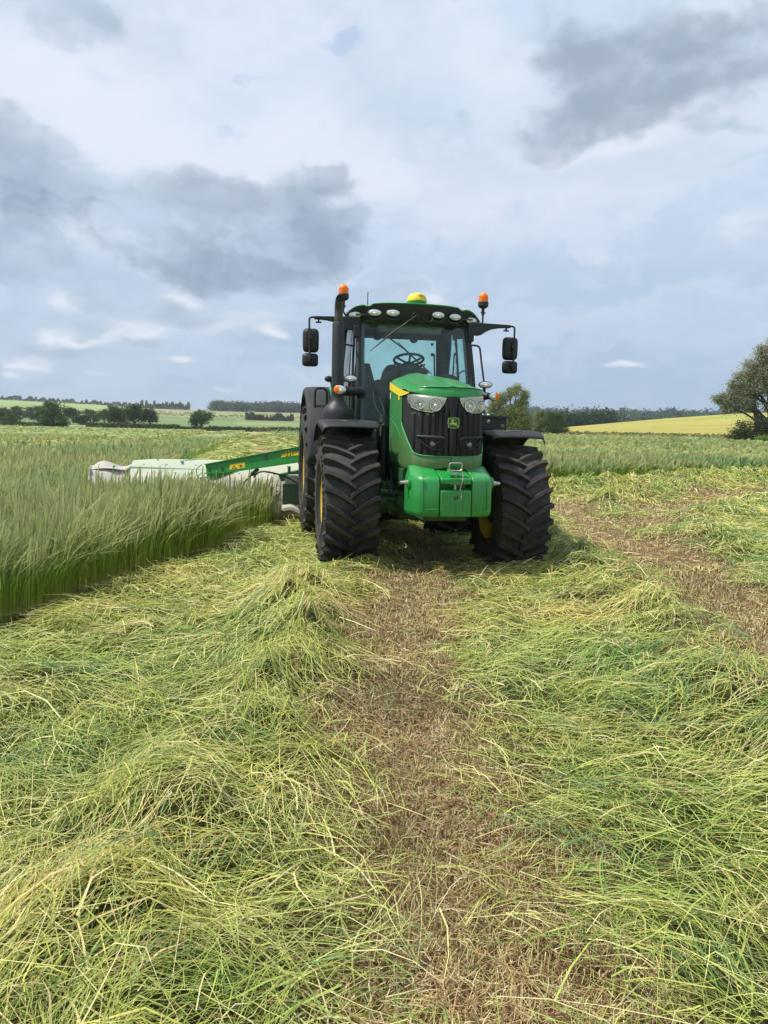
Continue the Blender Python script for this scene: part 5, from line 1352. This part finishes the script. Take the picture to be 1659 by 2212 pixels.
# boom: folded plate beam from the hitch out over the deck
A = Vector((-2.93, 12.80, .0)); B = Vector((-.35, 11.95, 0))
def bf(a, b, h):   # a along boom 0..1.., b height, h thickness
    p = A + (B - A) * a; nrm = Vector((B.y - A.y, -(B.x - A.x), 0)).normalized(); return Vector((p.x + nrm.x * h, p.y + nrm.y * h, b))
m = MB(); m.prism([(-.0, .90), (-.01, 1.06), (.63, 1.40), (1.0, 1.55), (1.0, 1.26), (.63, 1.16), (.20, .965), (.085, .84), (.04, .80), (.0, .82)], bf, -.07, .07)
bm_ = WB(m, 'boom', M['green'], W, bevel=.008)
m = MB(); m.prism([(-.0, .925), (.05, .935), (.20, .985), (.63, 1.195), (1.0, 1.31), (1.0, 1.285), (.63, 1.170), (.20, .960), (.05, .912), (.0, .900)], bf, .05, .10)
m.prism([(-.01, 1.055), (.63, 1.397), (1.0, 1.548), (1.0, 1.562), (.63, 1.411), (-.01, 1.070)], bf, -.085, .095)
WB(m, 'boom_flange', M['green'], bm_)
m = MB()
for a, b in ((.40, 1.22), (.015, .99), (.11, 1.0)):
    c0 = bf(a, b, .07); nrm = (bf(a, b, .2) - c0).normalized(); m.lathe([(0, .0), (.012, .012), (.018, .014), (.030, .012), (.032, -.01)], c0, nrm, 14)
WB(m, 'boom_bolt', M['green_dark'], bm_)
# decals on the boom face
m = MB(); m.prism([(.498, 1.218), (.508, 1.273), (.535, 1.285), (.72, 1.372), (.72, 1.31)], bf, .0715, .074); WB(m, 'yellow_decal', M['decal_yellow'], bm_)
def on_boom(txt, size, a, b, h, mtl, name, depth=.0015):
    me = text_mesh(txt, size, depth); c0 = bf(a, b, h) + W0; x_ = (bf(a + .1, b + .1 * .54, h) - bf(a, b, h)).normalized(); n_ = (bf(a, b, .2) - bf(a, b, 0)).normalized(); y_ = n_.cross(x_).normalized() * 1
    mm = Matrix((x_, y_, n_)).transposed().to_4x4(); mm.translation = c0; mm.translation = c0 + MDZ; me.transform(mm); me.materials.append(M[mtl]); o = bpy.data.objects.new(name, me); C.objects.link(o); o.parent = bm_
on_boom('331', .105, .5565, 1.283, .0755, 'grille', 'lettering_shadow', .001)
on_boom('331', .105, .5525, 1.287, .079, 'decal_yellow', 'lettering')
m = MB(); m.prism([(.160, .985), (.160, 1.075), (.262, 1.12), (.262, 1.032)], bf, .0715, .074); WB(m, 'warning_label', M['decal_yellow'], bm_)
m = MB(); m.prism([(.172, 1.002), (.190, 1.065), (.208, 1.018)], bf, .075, .076); WB(m, 'warning_mark', M['grille'], bm_)
m = MB(); m.prism([(.1795, 1.012), (.190, 1.048), (.2005, 1.022)], bf, .0765, .0775); WB(m, 'warning_mark', M['decal_yellow'], bm_)
m = MB(); m.prism([(.188, 1.022), (.190, 1.042), (.192, 1.023)], bf, .078, .079); m.prism([(.220, 1.055), (.220, 1.065), (.246, 1.077), (.246, 1.067)], bf, .075, .0765); m.prism([(.230, 1.033), (.230, 1.082), (.235, 1.084), (.235, 1.035)], bf, .0768, .078); m.prism([(.238, 1.036), (.238, 1.075), (.242, 1.077), (.242, 1.038)], bf, .0768, .078); WB(m, 'warning_mark', M['red'], bm_)
m = MB(); m.tube([bf(.34, 1.02, .03), bf(.30, .92, .03)], .034, 10); m.tube([bf(.30, .92, .03), bf(.245, .78, .03)], .013, 8); WB(m, 'hydraulic_ram', M['green_dark'], W)
m = MB(); m.tube(cr([bf(.32, .88, .06), bf(.34, .94, .07), bf(.39, .985, .08), (-1.62, 12.35, .92), (-1.30, 12.25, .78), (-1.0, 12.1, .76), (-.7, 11.9, .82)], 30), .014, 8); WB(m, 'hydraulic_hose', M['black'], W)
m = MB(); m.tube(cr([(-3.03, 12.72, 1.06), (-3.10, 12.66, .98), (-3.08, 12.66, .86), (-2.98, 12.7, .82)], 14), .007, 6); WB(m, 'hydraulic_hose', M['black'], W)
m = MB(); m.tube([(-3.02, 12.7, .84), (-2.86, 12.75, .68)], .022, 8); m.box((-2.80, 12.8, .69), (.22, .16, .12)); m.tube([(-3.05, 12.72, .85), (-2.9, 12.74, .86)], .016, 6); WB(m, 'boom_pivot', M['steel'], W, bevel=.01)
m = MB(); m.prism([(-1.78, .93), (-1.40, 1.02), (-1.30, 1.02), (-1.36, .92), (-1.72, .80)], lambda a, b, h: Vector((a, h, b)), 12.75, 12.80); m.box((-1.58, 12.7, 1.0), (.05, .05, .14)); m.tube([(-1.60, 12.6, .62), (-.9, 12.5, .64)], .16, 16); m.box((-1.50, 12.58, .62), (.30, .34, .34)); WB(m, 'gearbox', M['green_dark'], W, bevel=.02)
m = MB(); m.prism([(-1.64, .72), (-1.60, .93), (-1.42, .93), (-1.36, .72)], lambda a, b, h: Vector((a, h, b)), 12.45, 12.75); WB(m, 'gearbox_shield', M['pale_lid'], W, bevel=.02)
m = MB(); m.grid([[Vector((x, 12.4 - .1 * math.sin(v * 3), .46 - .12 * v - (x + 1.6) * .15 + .02 * math.sin(x * 20))) for x in np.linspace(-1.65, -.9, 14)] for v in np.linspace(0, 1, 4)]); WB(m, 'canvas_flap', M['canvas'], W, solid=.006)
m = MB(); m.box2((-.55, 11.7, .45), (.05, 12.7, .62)); m.box((-.3, 11.95, 1.0), (.3, .5, .9)); WB(m, 'drawbar', M['green_dark'], W, bevel=.02)

# dark box added low behind the tractor to blacken the gap beneath it
m = MB(); m.box2((-1.2, 12.5, .02), (1.0, 12.75, .62)); WB(m, 'dark_gap_filler', M['grille'], W, bevel=.02)

# ------------------------------------------------------------------ trees, hedges, woods
def leaf_quads(c, size, col, flat=.0):
    """c (n,3) centres, random small leaf-clump faces"""
    n = len(c)
    a = rng.normal(0, 1, (n, 3)); a[:, 2] *= .6; a /= np.linalg.norm(a, axis=1)[:, None]
    b = np.cross(a, rng.normal(0, 1, (n, 3))); b /= np.linalg.norm(b, axis=1)[:, None]
    s = (size * rng.uniform(.6, 1.3, n))[:, None]; k = rng.uniform(.45, .9, n)[:, None]
    v = np.stack([c - a * s * .5, c + b * s * .35 * k, c + a * s * .5, c - b * s * .35 * k + a * s * .1], 1).reshape(-1, 3)
    f = np.arange(n * 4).reshape(-1, 4)
    return v, f, np.repeat(col, 4, axis=0)
def crown(blobs, n, size, pal, spread=.25, sub=26, clump_r=.23):
    """blobs: (cx,cy,cz,rx,ry,rz); leaves gather in small clumps over each blob, leaving gaps"""
    bl = np.array(blobs, float); vol = (bl[:, 3] * bl[:, 4] * bl[:, 5]) ** .75; pr = vol / vol.sum(); cs = []; cols = []
    pal = np.array(pal)
    ncl = max(8, n // sub)
    bi = rng.choice(len(bl), ncl, p=pr)
    d = rng.normal(0, 1, (ncl, 3)); d /= np.linalg.norm(d, axis=1)[:, None]
    rad = rng.random(ncl) ** .42
    cc = bl[bi, :3] + d * rad[:, None] * bl[bi, 3:6]
    sc = np.minimum(bl[bi, 3:6].min(axis=1), 3.0) * clump_r + size * .6
    tint = pal[rng.integers(0, len(pal), ncl)] * rng.uniform(.75, 1.25, ncl)[:, None]
    i = rng.integers(0, ncl, n); e = rng.normal(0, 1, (n, 3)) * (sc[i] * rng.uniform(.4, 1.2, n))[:, None]; e[:, 2] *= .7
    return leaf_quads(cc[i] + e, size, tint[i] * rng.uniform(.8, 1.2, n)[:, None])
def limb_pts(a, b, sag=.0, n=6):
    a, b = Vector(a), Vector(b); out = []
    for i in range(n):
        t = i / (n - 1); p = a.lerp(b, t); p.z += sag * math.sin(t * math.pi); p.x += random.uniform(-1, 1) * .03 * (b - a).length * (0 < i < n - 1); p.y += random.uniform(-1, 1) * .03 * (b - a).length * (0 < i < n - 1)
        out.append(p)
    return out
def tree(name, label, cat, r, az, blobs, n, size, pal, trunk=.3, limbs=None, group=None, zoff=0, stems=1, sub=26, clump=.23):
    """blobs in metres from the tree's foot, x across the view, y away"""
    x, y = polar(r, R(az)); z = float(terr(np.array([x]), np.array([y]))[0]) - .15 + zoff
    o = empty(name, (x, y, z), -R(az)); tag(o, label, cat, group)
    v, f, c = crown(blobs, n, size, pal, sub=sub, clump_r=clump)
    cr_ = col_mesh('crown', v, f, c, M['leaf'], parent=o)
    m = MB(); random.seed(int(r * 7 + az * 13))
    bb = sorted(blobs, key=lambda b: b[2])
    top = max(b[2] for b in blobs)
    for q in range(stems):
        ox = (q - (stems - 1) / 2) * trunk * 2.6
        tp = limb_pts((ox, 0, 0), (ox * 2.2, 0, top * .62), 0, 7); m.tube(tp, [trunk * (1.25 - .85 * i / 6) for i in range(7)], 8)
    for b in (limbs or blobs):
        k = random.uniform(.28, .6); s0 = Vector((0, 0, min(b[2] * k, top * .5)))
        m.tube(limb_pts(s0, (b[0], b[1], b[2]), .04 * b[2], 6), [trunk * (.5 - .40 * i / 5) for i in range(6)], 6)
        for w in range(3):
            e = Vector((b[0] + random.uniform(-.8, .8) * b[3], b[1] + random.uniform(-.8, .8) * b[4], b[2] + random.uniform(-.2, .8) * b[5]))
            m.tube(limb_pts((b[0] * .7, b[1] * .7, s0.z + (b[2] - s0.z) * .7), e, 0, 4), [trunk * .16, trunk * .11, trunk * .07, trunk * .03], 5)
    m.build('trunk', M['bark'], o)
    return o
OAK = [(.045, .085, .022), (.062, .115, .030), (.095, .155, .042), (.045, .085, .030)]
OAK2 = [(.055, .085, .028), (.07, .105, .035), (.045, .075, .025)]
def oak_blobs(w, h, k=9, seed=0, lo=.25):
    random.seed(seed); b = [(0, 0, h * .58, w * .36, w * .36, h * .32)]
    for i in range(k):
        a = i * 2 * math.pi / k + random.uniform(-.3, .3); q = random.uniform(.5, .72)
        b.append((math.cos(a) * w * .5 * q, math.sin(a) * w * .5 * q, h * random.uniform(lo + .12, .72), w * random.uniform(.13, .2), w * random.uniform(.13, .2), h * random.uniform(.14, .24)))
    for i in range(4): b.append((random.uniform(-.22, .22) * w, random.uniform(-.2, .2) * w, h * random.uniform(.72, .84), w * .15, w * .15, h * .14))
    return b
# lone field trees in front of the left hills
tree('oak_tree', 'broad dark oak standing tallest at the far left hedge', 'tree', 283, -23.25, oak_blobs(12.6, 9.4, 10, 1, .08), 9000, .50, OAK, .35)
tree('oak_tree', 'rounded green tree left of the darker pair behind the hedge', 'tree', 292, -19.35, oak_blobs(9.6, 7.4, 9, 2, .1), 6000, .48, OAK2, .3, zoff=1.0)
tree('oak_tree', 'dark tree, tallest and middle one of the cluster behind the hedge', 'tree', 300, -18.0, oak_blobs(8.6, 9.0, 9, 3, .1), 6500, .5, OAK, .32, zoff=.9)
tree('oak_tree', 'greyish open tree on the right of the cluster behind the hedge', 'tree', 296, -16.95, oak_blobs(8.2, 7.4, 8, 4, .15), 4200, .46, [(.06, .075, .035), (.075, .09, .045), (.05, .065, .03)], .28, zoff=1.0)
tree('oak_tree', 'small round dark tree standing alone nearest the boom end of the hedge', 'tree', 300, -13.44, oak_blobs(9.2, 7.2, 9, 5, .08), 6000, .48, OAK, .3, zoff=1.0)
random.seed(5)
bk = [(-26.6, 395, 11, 7.5), (-25.3, 400, 12, 8), (-24.2, 420, 10, 8.5), (-22.0, 430, 11, 8.4), (-20.9, 425, 10, 7.4), (-20.0, 440, 14, 8.0), (-18.7, 450, 10, 9.6), (-17.7, 455, 13, 9.8), (-27.8, 390, 12, 9), (-21.5, 380, 8, 4.5), (-25.9, 340, 9, 4.0)]
LB = ['dark bushy tree at the far left edge of the tree belt', 'dark tree in the belt left of the tall oak', 'dark tree showing just behind the tall oak', 'low dark tree directly right of the tall oak', 'lowest rounded tree of the belt, right of the oak', 'wide dark tree in the belt before the cluster', 'tall tree rising behind the round green tree', 'tall dome tree peeking over the cluster', 'tree belt end piece cut by the left picture edge', 'short grey green shrub below the belt, right of the oak', 'pale green bush in front of the belt at far left']
for i, (az, r, w, h) in enumerate(bk):
    tree('field_tree', LB[i], 'tree', r, az, oak_blobs(w, h, 8, 20 + i, .05), 3800, .60, OAK if i % 3 else OAK2, .3, group='trees in the belt below the left hills')
def hedge(name, label, r, az0, az1, h, w, n, size, pal, cat='hedge', zoff=0, gapf=None, kind=None):
    az = R(1) * rng.uniform(az0, az1, n); rr = r + rng.uniform(-w / 2, w / 2, n); x, y = polar(rr, az)
    prof = h * (.75 + .5 * fbm(az * 900, rr * 0 + r, 3)) if r < 500 else h * np.clip(-.25 + 2.3 * fbm(az * 420 + 3, rr * 0 + r, 3), .12, 1.3)
    if r > 500: pal = [tuple(q * 1.35 for q in p_) for p_ in pal]  # haze painted in: far hedges get lighter leaf colours
    z = terr(x, y) + zoff + rng.random(n) ** .7 * prof
    pal = np.array(pal); ci = (fbm(az * 500 + 7, z * .8, 2) * 1.2 * len(pal)).astype(int) % len(pal)
    v, f, c = leaf_quads(np.stack([x, y, z], -1), size, pal[ci] * rng.uniform(.7, 1.3, n)[:, None])
    o = col_mesh(name, v, f, c, M['leaf'])
    return tag(o, label, None if kind else cat, None, kind) if kind else tag(o, label, cat)
HG = [(.045, .075, .026), (.065, .10, .035), (.09, .12, .045)]
hedge('hedge', 'clipped dark field hedge at the far left below the tall oak', 285, -34, -22.4, 1.7, 2.5, 9000, .5, HG)
hedge('hedge', 'clipped dark field hedge running below the tree cluster', 285, -21.2, -14.9, 2.0, 2.5, 7000, .5, HG)
hedge('hedge', 'low patchy brownish hedge below the small lone tree', 287, -14.9, -12.9, 1.5, 2.5, 2000, .45, [(.10, .09, .05), (.06, .075, .03), (.12, .10, .06)])
hedge('hedge', 'dark field hedge between the lone tree and the mown strip', 288, -12.9, -9.8, 1.7, 2.5, 3600, .5, HG)
hedge('hedge', 'dark field hedge right of the mown strip, beside the tractor wheel', 288, -8.6, 2, 1.9, 2.5, 7000, .5, HG)
hedge('hedge', 'dry tan bush closing the far end of the mown strip', 286, -9.9, -8.5, 1.8, 2.0, 1400, .45, [(.20, .20, .11), (.24, .22, .12), (.15, .16, .08)])
hedge('hedge', 'thin dark hedge line across the middle of the left hills', 700, -22.5, -2, 3.2, 3, 5000, .9, HG)
hedge('hedge', 'short bushy hedge high on the hill behind the boom', 640, -10.3, -6.8, 5, 8, 9000, 1.2, HG)
hedge('hedge', 'dark hedge along the left skyline', 1180, -34, -18.0, 5, 6, 14000, 1.8, HG)
hedge('hedge', 'ragged row of shrubs on the skyline above the tree cluster', 1190, -17.6, -14.2, 9, 8, 8000, 1.9, HG)
FAR = [(.045, .085, .045), (.06, .105, .055), (.075, .12, .065)]  # distant leaf colours brightened to stand in for haze
def wood(label, r0, r1, az0, az1, h, n, size, pal, nbl=60):
    """far wood: many crowns that read as one mass"""
    bl = []
    for i in range(nbl):
        az = rng.uniform(az0, az1); r = rng.uniform(r0, r1); x, y = polar(r, R(az)); z = float(terr(np.array([x]), np.array([y]))[0]); hh = h * rng.uniform(.75, 1.15)
        e = min(1, (az - az0) * 2.2 + .3, (az1 - az) * 2.2 + .3); hh *= e; w = hh * rng.uniform(.45, .75)
        bl.append((x, y, z + hh * .5, w, w, hh * .52))
    v, f, c = crown(bl, n, size, pal, sub=20, clump_r=.35)
    return tag(col_mesh('distant_wood', v, f, c, M['leaf']), label, None, None, 'stuff')
wood('long dark wood on the left skyline beside the tractor', 1150, 1230, -12.9, -3.5, 13, 40000, 2.8, FAR, 160)
wood('wooded ridge along the whole right skyline', 1180, 1300, 6, 40, 17, 52000, 3.6, [(.065, .115, .08), (.085, .14, .095), (.055, .10, .072)], 560)  # ridge leaves lightened and blued, haze put into the colour
wood('wooded slope below the right skyline ridge', 930, 1150, 8, 30, 13, 40000, 3.4, [(.055, .105, .065), (.075, .13, .075), (.048, .09, .058)], 520)  # slope leaves also carry painted haze, paler and bluer
wood('dark copse standing behind the left end of the yellow field', 412, 470, 11.2, 16.3, 8.0, 16000, 1.5, [(.022, .045, .018), (.03, .058, .022), (.04, .07, .028)], 90)
wood('tree belt behind the yellow field crest', 600, 760, 15.5, 31, 9.5, 16000, 2.0, FAR, 120)
# right-hand margin: willows, shrub, the big tree
WIL = [(.21, .25, .085), (.28, .31, .10), (.16, .20, .085), (.18, .20, .11), (.34, .35, .11)]
tree('willow_tree', 'tall open willow right beside the toolbox, yellow green lower leaves', 'tree', 138, 9.25,
     [(-2.9, 0, 5.6, 1.3, 1.2, .9), (-1.9, 0, 6.6, 1.2, 1.2, 1.0), (-.6, 0, 7.6, 1.0, 1.0, 1.0), (.8, 0, 8.3, .9, .9, 1.1), (1.9, 0, 7.3, .9, .9, .9), (1.6, 0, 5.8, 1.2, 1.1, 1.1), (-3.6, 0, 4.6, .8, .8, .5), (0, 0, 4.6, 2.2, 1.6, 1.3), (-1.6, 0, 2.8, 1.9, 1.7, 1.7), (1.4, 0, 2.9, 2.0, 1.7, 2.0), (-.2, 0, 1.6, 2.8, 1.8, 1.4), (2.7, 0, 1.6, 1.2, 1.2, 1.3)],
     44000, .21, WIL, .26, stems=2, sub=34, clump=.26)
tree('willow_tree', 'dense mid green willow bush at the left end of the yellow field', 'tree', 139, 12.25, [(-.7, 0, 2.4, 1.4, 1.3, 1.6), (.7, 0, 2.2, 1.5, 1.3, 1.7), (0, 0, 1.2, 2.2, 1.5, 1.2), (-.9, 0, 4.0, .8, .8, .8), (.3, 0, 3.9, .8, .8, .8), (1.3, 0, 3.5, .6, .6, .7), (1.8, 0, 1.3, .8, .8, 1.1)], 13000, .18, [(.085, .14, .045), (.11, .17, .055), (.07, .115, .045)], .15, stems=2)
tree('willow_tree', 'thin pale willow between the tall open willow and the green bush', 'tree', 141, 11.25, [(-.5, 0, 3.8, .7, .7, .9), (.3, 0, 4.2, .6, .6, .8), (0, 0, 2.4, 1.2, 1, 1.2), (-.3, 0, 1.2, 1.2, 1, 1)], 6000, .18, WIL, .12)
SIL = [(.27, .28, .18), (.35, .35, .24), (.20, .22, .13), (.42, .42, .31), (.17, .19, .11)]
tree('willow_tree', 'huge grey leaved willow with open limbs at the right picture edge', 'tree', 118, 26.3,
     [(-6.20, 0, 6.35, 1.26, 1.26, 0.67), (-5.00, 0, 5.29, 1.49, 1.26, 0.98), (-4.20, 0, 6.88, 1.49, 1.38, 1.10), (-4.50, 0, 8.16, 1.03, 1.03, 0.73), (-3.10, 0, 5.82, 1.72, 1.61, 1.22), (-3.40, 0, 9.32, 1.38, 1.26, 0.98), (-2.00, 0, 7.84, 1.84, 1.72, 1.34), (-2.20, 0, 10.70, 1.38, 1.38, 1.10), (-0.90, 0, 9.64, 1.72, 1.72, 1.46), (-1.00, 0, 12.40, 1.38, 1.38, 1.10), (0.60, 0, 13.56, 1.49, 1.38, 1.10), (0.80, 0, 11.23, 2.07, 1.84, 1.59), (0.40, 0, 8.16, 2.07, 1.95, 1.46), (2.80, 0, 12.61, 2.07, 1.95, 1.59), (3.20, 0, 9.64, 2.53, 2.30, 2.07), (5.40, 0, 10.70, 2.30, 2.18, 1.83), (5.60, 0, 7.52, 2.53, 2.30, 1.83), (1.80, 0, 5.61, 2.76, 2.30, 1.22)],
     120000, .22, SIL, .42, stems=3, sub=45, clump=.30)
tree('elder_bush', 'dark dense bush filling the foot of the huge grey willow', 'bush', 113, 25.6, [(-2.6, 0, 1.3, 1.3, 1.2, 1.1), (-1.4, 0, 2.1, 1.5, 1.3, 1.4), (.2, 0, 2.3, 1.9, 1.5, 1.5), (2.2, 0, 2.3, 2.0, 1.6, 1.5), (4.4, 0, 2.2, 2.2, 1.7, 1.5), (0, 0, 1.0, 3.4, 1.6, 1.1), (4, 0, 1.0, 3, 1.6, 1.1)], 24000, .19, [(.045, .062, .035), (.062, .08, .045), (.085, .10, .06), (.038, .05, .028)], .12, stems=2)
tree('small_bush', 'small bright green bush low at the right picture edge', 'bush', 104, 26.1, [(-.3, 0, .8, .8, .8, .6), (.6, 0, .9, .9, .8, .7)], 3500, .14, [(.14, .21, .04), (.18, .26, .05)], .06)
# rough margin between hayfield and yellow crop
def margin():
    n = 26000; az = R(1) * rng.uniform(6, 34, n); r = rng.uniform(136, 156, n); x, y = polar(r, az); z = terr(x, y)
    h = .75 * (.5 + fbm(az * 400, r * .15, 3)); c = np.array([[.30, .26, .14], [.22, .24, .09], [.20, .17, .09], [.15, .20, .07], [.38, .32, .18]])[(fbm(az * 260, r * .1 + 3, 3) * 6.5).astype(int) % 5]
    return leaf_quads(np.stack([x, y, z + rng.random(n) * h], -1), .42, c * rng.uniform(.8, 1.2, n)[:, None])
v_, f_, c_ = margin()
tag(col_mesh('rough_margin', v_, f_, c_, M['leaf']), 'rough weedy margin with dry grass between the hayfield and the yellow field', 'weeds', kind='stuff')

# ------------------------------------------------------------------ summer haze
m = MB(); m.box2((-3200, -300, -3), (3200, 3200, 75)); hz = m.build('haze', M['white'])
hm = bpy.data.materials.new('haze_air'); hm.use_nodes = True
for n in list(hm.node_tree.nodes): hm.node_tree.nodes.remove(n)
ho = hm.node_tree.nodes.new('ShaderNodeOutputMaterial'); hp = hm.node_tree.nodes.new('ShaderNodeVolumePrincipled')
hp.inputs['Color'].default_value = (.86, .93, 1.0, 1); hp.inputs['Density'].default_value = .00016; hp.inputs['Anisotropy'].default_value = .3
hm.node_tree.links.new(hp.outputs[0], ho.inputs['Volume'])
hz.data.materials.clear(); hz.data.materials.append(hm)
tag(hz, 'thin pale summer haze over the distant fields and woods', None, None, 'stuff')
scene.cycles.volume_bounces = 0
